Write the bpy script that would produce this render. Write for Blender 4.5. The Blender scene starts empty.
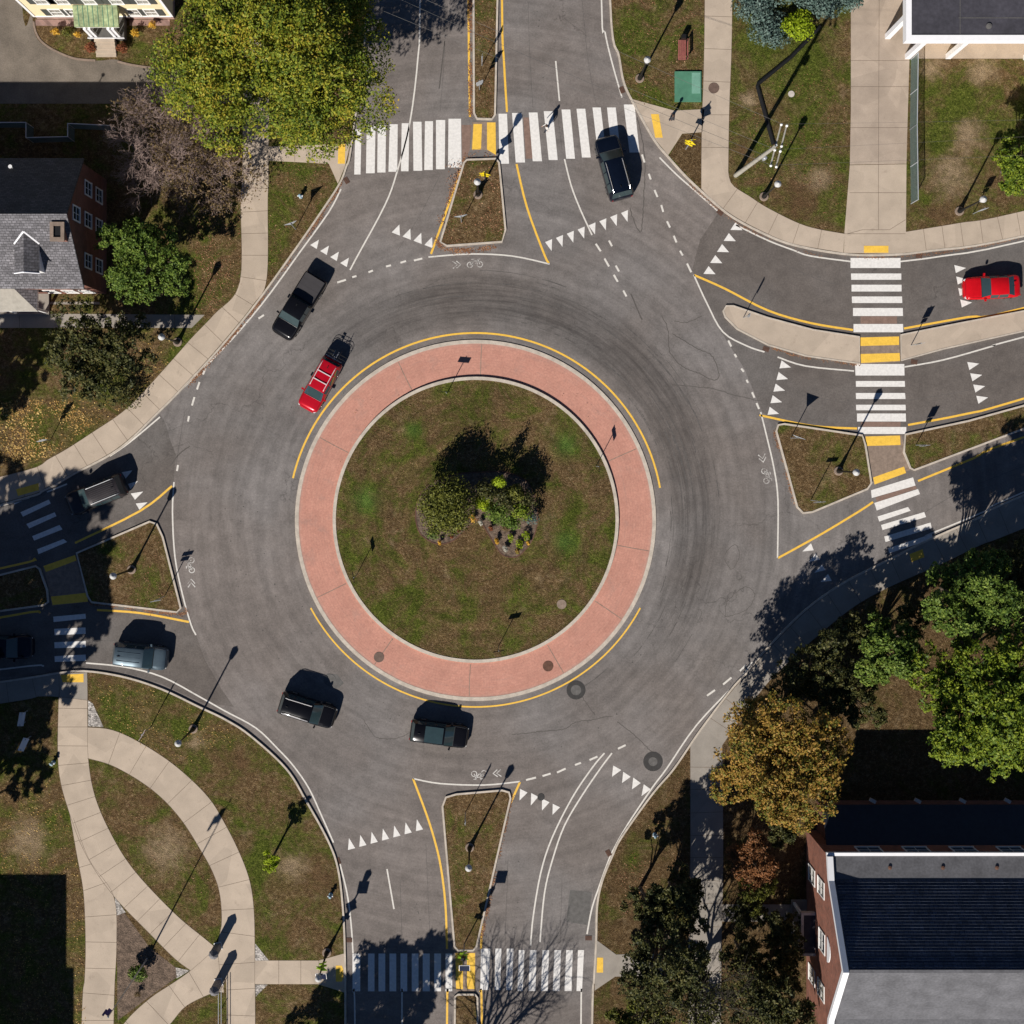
import bpy, math, random
import numpy as np
from mathutils import Vector, Matrix
from mathutils.geometry import tessellate_polygon
random.seed(7)
S = 0.08; H = 110.0; NX, NY = 490.0, 445.0
TAN = math.tan(math.radians(38))
scene = bpy.context.scene
col = scene.collection
def P(px, py): return ((px-512)*S, (512-py)*S)
def at(px, py, h=0.0):                       # image pixel seen at height h -> plan metres
    f = (H-h)/H
    return P(NX+(px-NX)*f, NY+(py-NY)*f)
def T(ox, oy, pts, s=4.0): return [(ox+x/s, oy+y/s) for x, y in pts]

# ------------------------------------------------------------------ materials
def newmat(name):
    m = bpy.data.materials.new(name); m.use_nodes = True
    return m, m.node_tree, m.node_tree.nodes['Principled BSDF']
def ramp(nt, fac, stops, interp='LINEAR'):
    r = nt.nodes.new('ShaderNodeValToRGB'); r.color_ramp.interpolation = interp
    e = r.color_ramp.elements
    e[0].position, e[0].color = stops[0][0], (*stops[0][1], 1)
    e[1].position, e[1].color = stops[-1][0], (*stops[-1][1], 1)
    for p, c in stops[1:-1]:
        k = e.new(p); k.color = (*c, 1)
    nt.links.new(fac, r.inputs['Fac']); return r.outputs['Color']
def noise(nt, scale, detail=4, rough=.55, vec=None, dist=0):
    n = nt.nodes.new('ShaderNodeTexNoise'); n.inputs['Scale'].default_value = scale
    n.inputs['Detail'].default_value = detail; n.inputs['Roughness'].default_value = rough
    n.inputs['Distortion'].default_value = dist
    if vec is None: vec = coord(nt)
    nt.links.new(vec, n.inputs['Vector']); return n.outputs['Fac']
def coord(nt):
    for n in nt.nodes:
        if n.type == 'TEX_COORD': return n.outputs['Object']
    return nt.nodes.new('ShaderNodeTexCoord').outputs['Object']
def mix(nt, a, b, fac, mode='MIX'):
    m = nt.nodes.new('ShaderNodeMix'); m.data_type = 'RGBA'; m.blend_type = mode
    for s, v in ((m.inputs[6], a), (m.inputs[7], b), (m.inputs[0], fac)):
        if isinstance(v, tuple): s.default_value = (*v, 1)
        elif isinstance(v, (int, float)): s.default_value = v
        else: nt.links.new(v, s)
    return m.outputs[2]
def math_(nt, op, a, b=0.0, c=None, clamp=False):
    m = nt.nodes.new('ShaderNodeMath'); m.operation = op; m.use_clamp = clamp
    for i, v in enumerate((a, b) if c is None else (a, b, c)):
        if isinstance(v, (int, float)): m.inputs[i].default_value = v
        else: nt.links.new(v, m.inputs[i])
    return m.outputs[0]
def bump(nt, b, fac, dist, strength=1.0):
    n = nt.nodes.new('ShaderNodeBump'); n.inputs['Distance'].default_value = dist
    n.inputs['Strength'].default_value = strength
    nt.links.new(fac, n.inputs['Height']); nt.links.new(n.outputs[0], b.inputs['Normal'])
G = (.5, .5, .5)
def g(v): return (v, v, v)
def surf(name, c, rough=.8, var=.25, scale=3, fine=25, metal=0, bmp=.0, spec=.3):
    """plain coloured surface with blotches and grain"""
    m, nt, b = newmat(name)
    a = ramp(nt, noise(nt, scale), [(.3, g(1-var)), (.7, g(1+var*.6))])
    f = ramp(nt, noise(nt, fine, 3), [(.3, g(1-var*.7)), (.7, g(1+var*.5))])
    cc = mix(nt, mix(nt, c, a, 1.0, 'MULTIPLY'), f, 1.0, 'MULTIPLY')
    nt.links.new(cc, b.inputs['Base Color'])
    b.inputs['Roughness'].default_value = rough; b.inputs['Metallic'].default_value = metal
    b.inputs['Specular IOR Level'].default_value = spec
    if bmp: bump(nt, b, noise(nt, fine, 3), bmp)
    return m
CX, CY = P(475.5, 520.3)
def polar(nt):
    """radius and angle about the centre of the circle"""
    s = nt.nodes.new('ShaderNodeSeparateXYZ'); nt.links.new(coord(nt), s.inputs[0])
    x = math_(nt, 'SUBTRACT', s.outputs[0], CX); y = math_(nt, 'SUBTRACT', s.outputs[1], CY)
    r = math_(nt, 'SQRT', math_(nt, 'ADD', math_(nt, 'MULTIPLY', x, x), math_(nt, 'MULTIPLY', y, y)))
    a = math_(nt, 'ARCTAN2', y, x)
    return r, a
def smooth(nt, v, lo, hi):
    n = nt.nodes.new('ShaderNodeMapRange'); n.interpolation_type = 'SMOOTHSTEP'
    nt.links.new(v, n.inputs[0]); n.inputs[1].default_value = lo; n.inputs[2].default_value = hi
    return n.outputs[0]
def comb(nt, x, y, z=0.0):
    c = nt.nodes.new('ShaderNodeCombineXYZ')
    for i, v in enumerate((x, y, z)):
        if isinstance(v, (int, float)): c.inputs[i].default_value = v
        else: nt.links.new(v, c.inputs[i])
    return c.outputs[0]
def asphalt(name, base, ring=True):
    m, nt, b = newmat(name)
    c = mix(nt, base, ramp(nt, noise(nt, .12, 5), [(.3, g(.82)), (.7, g(1.14))]), 1, 'MULTIPLY')
    c = mix(nt, c, ramp(nt, noise(nt, .9, 6, .7), [(.34, g(.82)), (.66, g(1.13))]), 1, 'MULTIPLY')
    c = mix(nt, c, ramp(nt, noise(nt, 7, 5, .8), [(.34, g(.80)), (.66, g(1.18))]), 1, 'MULTIPLY')
    c = mix(nt, c, ramp(nt, noise(nt, 45, 2, .7), [(.3, g(.8)), (.75, g(1.25))]), 1, 'MULTIPLY')
    c = mix(nt, c, mix(nt, (1.02, .99, .97), (.98, 1.0, 1.02), smooth(nt, noise(nt, .06, 3), .4, .6)), 1, 'MULTIPLY')
    # cracks
    d = nt.nodes.new('ShaderNodeVectorMath'); d.operation = 'ADD'
    nn = nt.nodes.new('ShaderNodeTexNoise'); nn.inputs['Scale'].default_value = .5; nn.inputs['Detail'].default_value = 6
    nt.links.new(coord(nt), nn.inputs['Vector'])
    sc = nt.nodes.new('ShaderNodeVectorMath'); sc.operation = 'SCALE'; sc.inputs['Scale'].default_value = 3.2
    nt.links.new(nn.outputs['Color'], sc.inputs[0]); nt.links.new(coord(nt), d.inputs[0]); nt.links.new(sc.outputs[0], d.inputs[1])
    v = nt.nodes.new('ShaderNodeTexVoronoi'); v.feature = 'DISTANCE_TO_EDGE'; v.inputs['Scale'].default_value = .11
    nt.links.new(d.outputs[0], v.inputs['Vector'])
    cr = ramp(nt, v.outputs['Distance'], [(0, g(.62)), (.0045, g(1))])
    crm = smooth(nt, noise(nt, .07, 2), .47, .6)
    c = mix(nt, c, cr, crm, 'MULTIPLY')
    if ring:
        r, a = polar(nt)
        pn = noise(nt, 1.0, 5, .7, comb(nt, math_(nt, 'MULTIPLY', r, 3.2), math_(nt, 'MULTIPLY', a, 2.2)))
        tr = ramp(nt, pn, [(.36, g(.62)), (.5, g(.92)), (.64, g(1.06))])
        band = math_(nt, 'MULTIPLY', smooth(nt, r, 15.2, 16.6), math_(nt, 'SUBTRACT', 1, smooth(nt, r, 18.3, 20.4)))
        # strongest on the north and east half
        ang = smooth(nt, math_(nt, 'COSINE', math_(nt, 'SUBTRACT', a, .85)), -.35, .75)
        c = mix(nt, c, tr, math_(nt, 'MULTIPLY', math_(nt, 'MULTIPLY', band, ang), .95), 'MULTIPLY')
        c = mix(nt, c, g(.66), math_(nt, 'MULTIPLY', math_(nt, 'MULTIPLY', band, ang), .75), 'MULTIPLY')
        pn2 = noise(nt, 1.0, 4, .6, comb(nt, math_(nt, 'MULTIPLY', r, 1.5), math_(nt, 'MULTIPLY', a, 2.5), 7.0))
        c = mix(nt, c, ramp(nt, pn2, [(.35, g(.84)), (.65, g(1.1))]), 1, 'MULTIPLY')
    nt.links.new(c, b.inputs['Base Color']); b.inputs['Roughness'].default_value = .88
    b.inputs['Specular IOR Level'].default_value = .25
    bump(nt, b, noise(nt, 40, 3), .01)
    return m
def grass(name, brown=.5, spots=(), dark=1.0, tan=()):
    m, nt, b = newmat(name)
    gr = ramp(nt, noise(nt, 6, 5, .8), [(.34, (.028, .040, .006)), (.52, (.085, .105, .015)), (.68, (.20, .21, .05))])
    br = ramp(nt, noise(nt, 5, 6, .82), [(.33, (.055, .032, .014)), (.52, (.150, .095, .044)), (.68, (.34, .245, .14))])
    big = noise(nt, .33, 8, .74, dist=.5)
    f = smooth(nt, big, brown-.12, brown+.10)
    straw = smooth(nt, noise(nt, .5, 7, .75), .55, .68)
    br = mix(nt, br, (.30, .22, .13), math_(nt, 'MULTIPLY', straw, .55))
    for (px, py, rr, k) in spots:
        x, y = P(px, py)
        vm = nt.nodes.new('ShaderNodeVectorMath'); vm.operation = 'DISTANCE'
        nt.links.new(coord(nt), vm.inputs[0]); vm.inputs[1].default_value = (x, y, .1)
        w = math_(nt, 'ADD', vm.outputs['Value'], math_(nt, 'MULTIPLY', big, rr*S*1.5))
        s_ = math_(nt, 'SUBTRACT', 1, smooth(nt, w, rr*S*.6, rr*S*1.9))
        f = math_(nt, 'ADD', f, math_(nt, 'MULTIPLY', s_, k), clamp=True)
        if name == 'lawn_circle' and k > .8: gr = mix(nt, gr, (.085, .165, .035), math_(nt, 'MULTIPLY', s_, .6))
    for (px, py, rr, kind) in tan:
        x, y = P(px, py)
        vm = nt.nodes.new('ShaderNodeVectorMath'); vm.operation = 'DISTANCE'
        nt.links.new(coord(nt), vm.inputs[0]); vm.inputs[1].default_value = (x, y, .1)
        w = math_(nt, 'ADD', vm.outputs['Value'], math_(nt, 'MULTIPLY', noise(nt, .9, 5, .8), rr*S*2))
        s_ = math_(nt, 'SUBTRACT', 1, smooth(nt, w, rr*S*.9, rr*S*2.1))
        br = mix(nt, br, mix(nt, br, (.36, .27, .17) if kind else (.12, .07, .035), .75), s_)
        f = math_(nt, 'MULTIPLY', f, math_(nt, 'SUBTRACT', 1, s_))
    c = mix(nt, br, gr, f)
    c = mix(nt, c, ramp(nt, noise(nt, 1.6, 5, .7), [(.3, g(.72)), (.7, g(1.2))]), 1, 'MULTIPLY')
    c = mix(nt, c, ramp(nt, noise(nt, 14, 4, .85), [(.36, g(.52)), (.64, g(1.5))]), 1, 'MULTIPLY')
    if name == 'lawn_circle':
        r, a = polar(nt)
        c = mix(nt, c, ramp(nt, noise(nt, 1.0, 3, .6, comb(nt, math_(nt, 'MULTIPLY', r, 1.3), math_(nt, 'MULTIPLY', a, 1.5))), [(.35, g(.78)), (.65, g(1.16))]), 1, 'MULTIPLY')
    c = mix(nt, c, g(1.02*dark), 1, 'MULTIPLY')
    nt.links.new(c, b.inputs['Base Color']); b.inputs['Roughness'].default_value = .95
    b.inputs['Specular IOR Level'].default_value = .1
    bump(nt, b, noise(nt, 12, 4, .75), .16)
    return m
def foliage(name, cols, scale=.9, trans=.25):
    m, nt, b = newmat(name)
    geo = nt.nodes.new('ShaderNodeNewGeometry')
    n = len(cols)
    v = math_(nt, 'ADD', math_(nt, 'MULTIPLY', geo.outputs['Random Per Island'], .5), math_(nt, 'MULTIPLY', noise(nt, scale, 3), .9))
    v = math_(nt, 'SUBTRACT', v, .2)
    c = ramp(nt, v, [(.12+.76*i/(n-1), k) for i, k in enumerate(cols)])
    nt.links.new(c, b.inputs['Base Color']); b.inputs['Roughness'].default_value = .6
    b.inputs['Specular IOR Level'].default_value = .25
    t = nt.nodes.new('ShaderNodeBsdfTranslucent'); nt.links.new(c, t.inputs['Color'])
    mx = nt.nodes.new('ShaderNodeMixShader'); mx.inputs[0].default_value = trans
    out = nt.nodes['Material Output']
    nt.links.new(b.outputs[0], mx.inputs[1]); nt.links.new(t.outputs[0], mx.inputs[2]); nt.links.new(mx.outputs[0], out.inputs['Surface'])
    return m
def shingle(name, c, rowh=.18, var=.3, light=(.5, .5, .5)):
    m, nt, b = newmat(name)
    br = nt.nodes.new('ShaderNodeTexBrick'); nt.links.new(coord(nt), br.inputs['Vector'])
    br.inputs['Scale'].default_value = 1; br.inputs['Brick Width'].default_value = .34; br.inputs['Row Height'].default_value = rowh
    br.inputs['Mortar Size'].default_value = .018
    br.inputs['Color1'].default_value = (*[x*(1-var) for x in c], 1); br.inputs['Color2'].default_value = (*[x*(1+var) for x in c], 1)
    br.inputs['Mortar'].default_value = (*[x*.45 for x in c], 1)
    cc = mix(nt, br.outputs['Color'], ramp(nt, noise(nt, .6, 5), [(.3, g(.75)), (.7, g(1.2))]), 1, 'MULTIPLY')
    cc = mix(nt, cc, ramp(nt, noise(nt, 9, 3), [(.3, g(.7)), (.7, g(1.25))]), 1, 'MULTIPLY')
    nt.links.new(cc, b.inputs['Base Color']); b.inputs['Roughness'].default_value = .9
    bump(nt, b, br.outputs['Fac'], -.02)
    return m
def brickwall(name, c, mortar, w=.22, h=.075, axis='x'):
    m, nt, b = newmat(name)
    s = nt.nodes.new('ShaderNodeSeparateXYZ'); nt.links.new(coord(nt), s.inputs[0])
    v = comb(nt, math_(nt, 'ADD', s.outputs[0], s.outputs[1]), s.outputs[2] if axis == 'x' else s.outputs[1])
    br = nt.nodes.new('ShaderNodeTexBrick'); nt.links.new(v, br.inputs['Vector'])
    br.inputs['Scale'].default_value = 1; br.inputs['Brick Width'].default_value = w; br.inputs['Row Height'].default_value = h
    br.inputs['Mortar Size'].default_value = .006
    br.inputs['Color1'].default_value = (*[x*.75 for x in c], 1); br.inputs['Color2'].default_value = (*[x*1.25 for x in c], 1)
    br.inputs['Mortar'].default_value = (*mortar, 1)
    cc = mix(nt, br.outputs['Color'], ramp(nt, noise(nt, 1.2, 5), [(.3, g(.75)), (.7, g(1.2))]), 1, 'MULTIPLY')
    nt.links.new(cc, b.inputs['Base Color']); b.inputs['Roughness'].default_value = .9
    return m
def paintmat(name, c, wear=.45):
    """road paint, worn through to the asphalt in spots"""
    m, nt, b = newmat(name)
    w = math_(nt, 'ADD', math_(nt, 'MULTIPLY', noise(nt, 1.2, 4), .45), math_(nt, 'MULTIPLY', noise(nt, 14, 5, .75), .6))
    f = smooth(nt, w, wear-.08, wear+.05)
    cc = mix(nt, c, ramp(nt, noise(nt, 5, 5), [(.3, g(.84)), (.7, g(1.04))]), 1, 'MULTIPLY')
    nt.links.new(mix(nt, (.17, .15, .14), cc, f), b.inputs['Base Color']); b.inputs['Roughness'].default_value = .7
    return m
def carpaint(name, c, rough=.22, metal=.2):
    m, nt, b = newmat(name)
    cc = mix(nt, c, ramp(nt, noise(nt, 2.5, 4), [(.3, g(.9)), (.7, g(1.08))]), 1, 'MULTIPLY')
    nt.links.new(cc, b.inputs['Base Color']); b.inputs['Roughness'].default_value = rough; b.inputs['Metallic'].default_value = metal
    b.inputs['Coat Weight'].default_value = .35; b.inputs['Coat Roughness'].default_value = .05; b.inputs['Specular IOR Level'].default_value = .2
    return m
M = dict(
 road=asphalt('asphalt_old', (.181, .163, .153)),
 road2=asphalt('asphalt_newer', (.131, .117, .108), False),
 drive=surf('asphalt_driveway', (.175, .148, .120), var=.28, scale=.6, fine=10),
 conc=surf('concrete', (.455, .375, .295), var=.10, scale=.8, fine=18),
 conc2=surf('concrete_pinkish', (.40, .325, .26), var=.14, scale=.7, fine=18),
 conc3=surf('concrete_grey', (.30, .27, .235), var=.14, scale=.7, fine=18),
 kerb=surf('kerb_granite', (.50, .44, .37), var=.2, scale=2, fine=14),
 joint=surf('joint_dirt', (.15, .11, .08), var=.2),
 white=paintmat('paint_white', (.74, .72, .69), .365), whiteworn=paintmat('paint_white_worn', (.60, .58, .55), .52),
 white2=paintmat('paint_white_line', (.66, .63, .58), .40),
 yellow=paintmat('paint_yellow', (.82, .49, .06), .37),
 tactile=surf('tactile_yellow', (.80, .50, .07), var=.12, fine=9),
 brownpanel=surf('brown_panel', (.22, .145, .115), var=.2, fine=14),
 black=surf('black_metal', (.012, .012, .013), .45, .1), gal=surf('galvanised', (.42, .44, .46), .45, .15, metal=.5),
 signwhite=surf('sign_white', (.7, .7, .7), .4, .05), signgrey=surf('sign_back_aluminium', (.5, .53, .56), .45, .1, metal=.3),
 signred=surf('sign_red', (.5, .02, .02), .4, .05), flyellow=surf('fluorescent_yellow', (.85, .66, .02), .4, .05), flgreen=surf('fluorescent_green', (.42, .70, .03), .4, .05),
 panel=surf('solar_cell', (.015, .02, .045), .12, .1, spec=.6),
 lampglass=surf('lamp_glass', (.50, .50, .49), .35, .06), iron=surf('cast_iron', (.14, .095, .075), .7, .25, fine=30),
 ironbrown=surf('rusty_iron', (.12, .06, .04), .8, .3, fine=30),
 wood=surf('weathered_wood', (.36, .34, .29), .8, .2, fine=14), redwood=surf('red_bench', (.30, .10, .085), .7, .2),
 green=surf('green_cover', (.075, .21, .135), .6, .16, scale=2), greenlight=surf('green_cover_light', (.16, .33, .25), .6, .14),
 mulch=surf('mulch', (.16, .115, .085), .95, .55, 3, 9, bmp=.08), gravel=surf('gravel', (.42, .39, .36), .95, .6, 4, 8, bmp=.08),
 patch=surf('asphalt_patch', (.05, .048, .047), .9, .2), patchgrey=surf('cover_grey', (.12, .115, .11), .8, .25, fine=20),
 rust=surf('rust_conc', (.25, .19, .15), .9, .25),
 bark=surf('bark', (.13, .10, .075), .95, .3, fine=14), barkgrey=surf('bark_grey', (.33, .245, .215), .9, .3), barkdark=surf('bark_dark', (.06, .05, .04), .95, .3),
 glass=surf('car_glass', (.03, .052, .058), .06, .1, spec=.8), winglass=surf('window_glass', (.02, .03, .045), .08, .1, spec=.7),
 tyre=surf('tyre', (.02, .02, .02), .9, .1), rim=surf('rim', (.45, .45, .46), .3, .1, metal=.8), chrome=surf('chrome', (.75, .75, .76), .2, .05, metal=.7),
 railwhite=surf('rail_light', (.62, .60, .60), .35, .05),
 headlight=surf('headlight', (.7, .7, .7), .15, .05, spec=.8), tail=surf('tail_light', (.35, .01, .01), .25, .05),
 trimwhite=surf('white_trim', (.78, .77, .75), .5, .06), siding=surf('yellow_siding', (.80, .68, .44), .7, .06, fine=8),
 shutter=surf('dark_shutter', (.07, .075, .07), .6, .2), curtain=surf('window_light', (.30, .29, .26), .2, .3, 5, 14, spec=.7),
 brick=brickwall('brick_red', (.25, .085, .05), (.24, .17, .14)), brick2=brickwall('brick_dark', (.17, .06, .04), (.15, .1, .08)),
 stone=brickwall('field_stone', (.30, .19, .16), (.36, .28, .24), .4, .25),
 slate=shingle('slate_dark', (.085, .078, .078)), slate2=shingle('shingle_grey', (.135, .13, .14), .22, .3), slate_shade=shingle('shingle_shade_blue', (.055, .065, .10), .38, .25), course_lit=surf('shingle_edge_lit', (.15, .17, .215), var=.6, scale=1.2, fine=5),
 greyroof=surf('grey_roof_cover', (.118, .118, .128), .88, .28, .7, 5), metalgreen=surf('green_porch_roof', (.27, .33, .17), .6, .45, 1.3, 5),
 membrane=surf('dark_membrane', (.052, .05, .062), .8, .25, .5, 4), lightroof=surf('light_roof', (.33, .31, .27), .8, .15),
 seam=surf('dark_metal_roof', (.03, .035, .05), .55, .15), coping=surf('coping_white', (.82, .82, .84), .5, .04),
 red=carpaint('paint_red', (.45, .006, .018)), brightred=carpaint('paint_bright_red', (.58, .006, .012)),
 carblack=carpaint('paint_black', (.006, .006, .008)), carnavy=carpaint('paint_navy', (.004, .007, .016)), cargrey=carpaint('paint_taupe', (.030, .026, .029), .45),
 carblue=carpaint('paint_steel_blue', (.07, .10, .125), .38, .3), bedcover=surf('bed_cover', (.045, .042, .045), .6, .1),
 skin=surf('skin', (.45, .27, .2), .6, .05), hair=surf('hair', (.05, .03, .02), .7, .1),
 denim=surf('trousers', (.03, .035, .05), .9, .1), shirt=surf('shirt_pale', (.6, .58, .56), .9, .1), jacket=surf('jacket_dark', (.05, .045, .05), .9, .1),
 gap=surf('panel_gap', (.045,.047,.05), .4, .1), wiregrey=surf('wire_grey', (.10,.095,.09), .6, .1), crackm=surf('crack_fill', (.10,.09,.083), .9, .2), tyremark=surf('tyre_rubber', (.105,.097,.092), .9, .35), seamm=surf('paving_seam', (.115,.105,.10), .9, .3), oil=surf('oil_drips', (.10,.093,.088), .9, .3), purple=surf('flag_purple', (.08, .05, .22), .8, .2), bluepaint=surf('pale_blue_paint', (.25, .38, .45), .5, .1), granite=surf('granite_cap', (.17, .165, .175), .7, .2),
 stonelight=surf('light_stone', (.5, .46, .42), .9, .15), fencegreen=surf('fence_green', (.17, .22, .20), .6, .1),
)
def slabs(m, sc):
    nt = m.node_tree; b = nt.nodes['Principled BSDF']; src = b.inputs['Base Color'].links[0].from_socket
    v = nt.nodes.new('ShaderNodeTexVoronoi'); v.inputs['Scale'].default_value = sc; nt.links.new(coord(nt), v.inputs['Vector'])
    s_ = nt.nodes.new('ShaderNodeSeparateColor'); nt.links.new(v.outputs['Color'], s_.inputs[0])
    c = mix(nt, src, ramp(nt, s_.outputs[0], [(0, g(.90)), (1, g(1.05))]), 1, 'MULTIPLY')
    st = smooth(nt, noise(nt, 1.3, 8, .75), .56, .72)
    nt.links.new(mix(nt, c, (.20, .155, .12), math_(nt, 'MULTIPLY', st, .35)), b.inputs['Base Color'])
for k in ('conc', 'conc2', 'conc3'): slabs(M[k], .42)
def apron_mat():
    m, nt, b = newmat('apron_pink')
    r, a = polar(nt)
    br = nt.nodes.new('ShaderNodeTexBrick'); nt.links.new(comb(nt, math_(nt, 'MULTIPLY', a, 13.0), r), br.inputs['Vector'])
    br.inputs['Scale'].default_value = 1; br.inputs['Brick Width'].default_value = .42; br.inputs['Row Height'].default_value = .21; br.inputs['Mortar Size'].default_value = .012
    br.inputs['Color1'].default_value = (.49, .235, .175, 1); br.inputs['Color2'].default_value = (.515, .255, .19, 1); br.inputs['Mortar'].default_value = (.45, .21, .165, 1)
    c = mix(nt, br.outputs['Color'], ramp(nt, noise(nt, .5, 6, .65), [(.3, g(.87)), (.7, g(1.07))]), 1, 'MULTIPLY')
    c = mix(nt, c, ramp(nt, noise(nt, 20, 3), [(.3, g(.9)), (.7, g(1.08))]), 1, 'MULTIPLY')
    st = smooth(nt, noise(nt, .7, 8, .72, dist=.4), .53, .70)
    c = mix(nt, c, (.36, .21, .17), math_(nt, 'MULTIPLY', st, .55))
    sk = smooth(nt, noise(nt, 1.0, 5, .7, comb(nt, math_(nt, 'MULTIPLY', r, 2.2), math_(nt, 'MULTIPLY', a, 3.0))), .56, .72)
    c = mix(nt, c, (.30, .19, .16), math_(nt, 'MULTIPLY', sk, .40))
    c = mix(nt, c, ramp(nt, noise(nt, 6, 5, .8), [(.34, g(.84)), (.66, g(1.10))]), 1, 'MULTIPLY')
    # dusty outer margin
    c = mix(nt, c, (.36, .27, .23), math_(nt, 'MULTIPLY', smooth(nt, math_(nt, 'ADD', r, math_(nt, 'MULTIPLY', noise(nt, 2, 4), .5)), 14.1, 14.5), .4))
    nt.links.new(c, b.inputs['Base Color']); b.inputs['Roughness'].default_value = .9
    return m
M['apron'] = apron_mat()
M['lawn_nw'] = grass('lawn_leafy', .54, [(85, 440, 30, .7), (300, 175, 20, .5), (290, 200, 22, .3)])
M['lawn_ne'] = grass('lawn_north_east', .52, [(800, 70, 42, .9), (805, 120, 30, .5), (960, 100, 26, 1), (935, 140, 24, 1), (640, 60, 24, .4), (760, 60, 30, .4)], 1.0, [(818, 180, 20, 1), (800, 205, 34, 0), (968, 135, 26, 1), (950, 175, 30, 1), (940, 215, 18, 0), (930, 68, 20, 1), (980, 70, 24, 1), (748, 100, 12, 1), (742, 150, 16, 0)])
M['lawn_se'] = grass('lawn_shaded', .60, [(632, 860, 14, 1)], .8)  # grass darkened to carry the tree shade in its colour
M['lawn_sw'] = grass('lawn_south_west', .53, [(125, 730, 40, .5), (275, 860, 40, .4)], 1.0, [(322, 880, 34, 0), (292, 865, 22, 1), (165, 850, 32, 1), (240, 760, 26, 0), (30, 840, 30, 1), (150, 800, 14, 0), (196, 742, 12, 1), (108, 680, 16, 0)])
M['lawn_c'] = grass('lawn_circle', .54, [(414, 430, 14, 1), (366, 500, 24, .9), (352, 555, 18, .7), (566, 445, 20, 1), (566, 542, 20, 1), (590, 560, 14, .4), (520, 600, 30, .3), (410, 470, 20, .3), (430, 610, 40, .2)])
M['lawn_m'] = grass('lawn_median', .58)
M['dirt'] = grass('bare_dirt', .78, (), .85)

# ------------------------------------------------------------------ mesh tools
class MB:
    def __init__(s): s.v = []; s.f = []; s.mi = []
    def add(s, vs, fs, mi=0):
        o = len(s.v); s.v += [tuple(p) for p in vs]; s.f += [tuple(o+i for i in f) for f in fs]; s.mi += [mi]*len(fs); return s
    def box(s, x0, y0, z0, x1, y1, z1, mi=0):
        return s.add([(x0,y0,z0),(x1,y0,z0),(x1,y1,z0),(x0,y1,z0),(x0,y0,z1),(x1,y0,z1),(x1,y1,z1),(x0,y1,z1)],
                     [(0,3,2,1),(4,5,6,7),(0,1,5,4),(1,2,6,5),(2,3,7,6),(3,0,4,7)], mi)
    def cbox(s, c, d, rz=0, mi=0):
        a, b, h = d[0]/2, d[1]/2, d[2]/2; cs, sn = math.cos(rz), math.sin(rz); vs = []
        for z in (-h, h):
            for x, y in ((-a,-b),(a,-b),(a,b),(-a,b)): vs.append((c[0]+x*cs-y*sn, c[1]+x*sn+y*cs, c[2]+z))
        return s.add(vs, [(0,3,2,1),(4,5,6,7),(0,1,5,4),(1,2,6,5),(2,3,7,6),(3,0,4,7)], mi)
    def tube(s, pts, rad, n=8, mi=0, cap=True):
        pts = [Vector(p) for p in pts]
        if isinstance(rad, (int, float)): rad = [rad]*len(pts)
        vs = []; fs = []; up = Vector((.12, .31, .94)).normalized()
        for i, p in enumerate(pts):
            d = (pts[min(i+1, len(pts)-1)]-pts[max(i-1, 0)]).normalized()
            u = d.cross(up)
            if u.length < .05: u = d.cross(Vector((1, 0, 0)))
            u.normalize(); w = d.cross(u)
            for k in range(n):
                a = 2*math.pi*k/n; vs.append(p+(u*math.cos(a)+w*math.sin(a))*rad[i])
        for i in range(len(pts)-1):
            for k in range(n): fs.append((i*n+k, i*n+(k+1)%n, (i+1)*n+(k+1)%n, (i+1)*n+k))
        if cap: fs += [tuple(reversed(range(n))), tuple((len(pts)-1)*n+k for k in range(n))]
        return s.add(vs, fs, mi)
    def lathe(s, c, prof, n=16, mi=0):
        vs = []; fs = []
        for r, z in prof:
            for k in range(n): a = 2*math.pi*k/n; vs.append((c[0]+r*math.cos(a), c[1]+r*math.sin(a), c[2]+z))
        for i in range(len(prof)-1):
            for k in range(n): fs.append((i*n+k, i*n+(k+1)%n, (i+1)*n+(k+1)%n, (i+1)*n+k))
        fs += [tuple(reversed(range(n))), tuple((len(prof)-1)*n+k for k in range(n))]
        return s.add(vs, fs, mi)
    def slab(s, poly, z0, z1, mi=0):
        """poly in metres; solid prism"""
        n = len(poly); ar = sum(poly[i][0]*poly[(i+1)%n][1]-poly[(i+1)%n][0]*poly[i][1] for i in range(n))
        if ar < 0: poly = poly[::-1]
        tri = tessellate_polygon([[Vector((x, y, 0)) for x, y in poly]])
        vs = [(x, y, z1) for x, y in poly]; fs = []
        for t in tri:
            a, b, c = [Vector(poly[i]) for i in t]
            fs.append(t if (b-a).cross(c-a) > 0 else (t[0], t[2], t[1]))
        if z0 is not None:
            vs += [(x, y, z0) for x, y in poly]
            fs += [(i, n+i, n+(i+1)%n, (i+1)%n) for i in range(n)]
        return s.add(vs, fs, mi)
    def build(s, name, mat, parent=None, smooth=False, angle=None):
        me = bpy.data.meshes.new(name); me.from_pydata(s.v, [], s.f)
        for m in (mat if isinstance(mat, (list, tuple)) else [mat]): me.materials.append(M[m] if isinstance(m, str) else m)
        me.polygons.foreach_set('material_index', s.mi)
        if smooth: me.polygons.foreach_set('use_smooth', [True]*len(s.f))
        me.update()
        if smooth and angle: me.set_sharp_from_angle(angle=math.radians(angle))
        o = bpy.data.objects.new(name, me); col.objects.link(o)
        if parent: o.parent = parent
        return o
def tag(o, label=None, cat=None, group=None, kind=None):
    if label: o['label'] = label
    if cat: o['category'] = cat
    if group: o['group'] = group
    if kind: o['kind'] = kind
    return o
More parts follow.
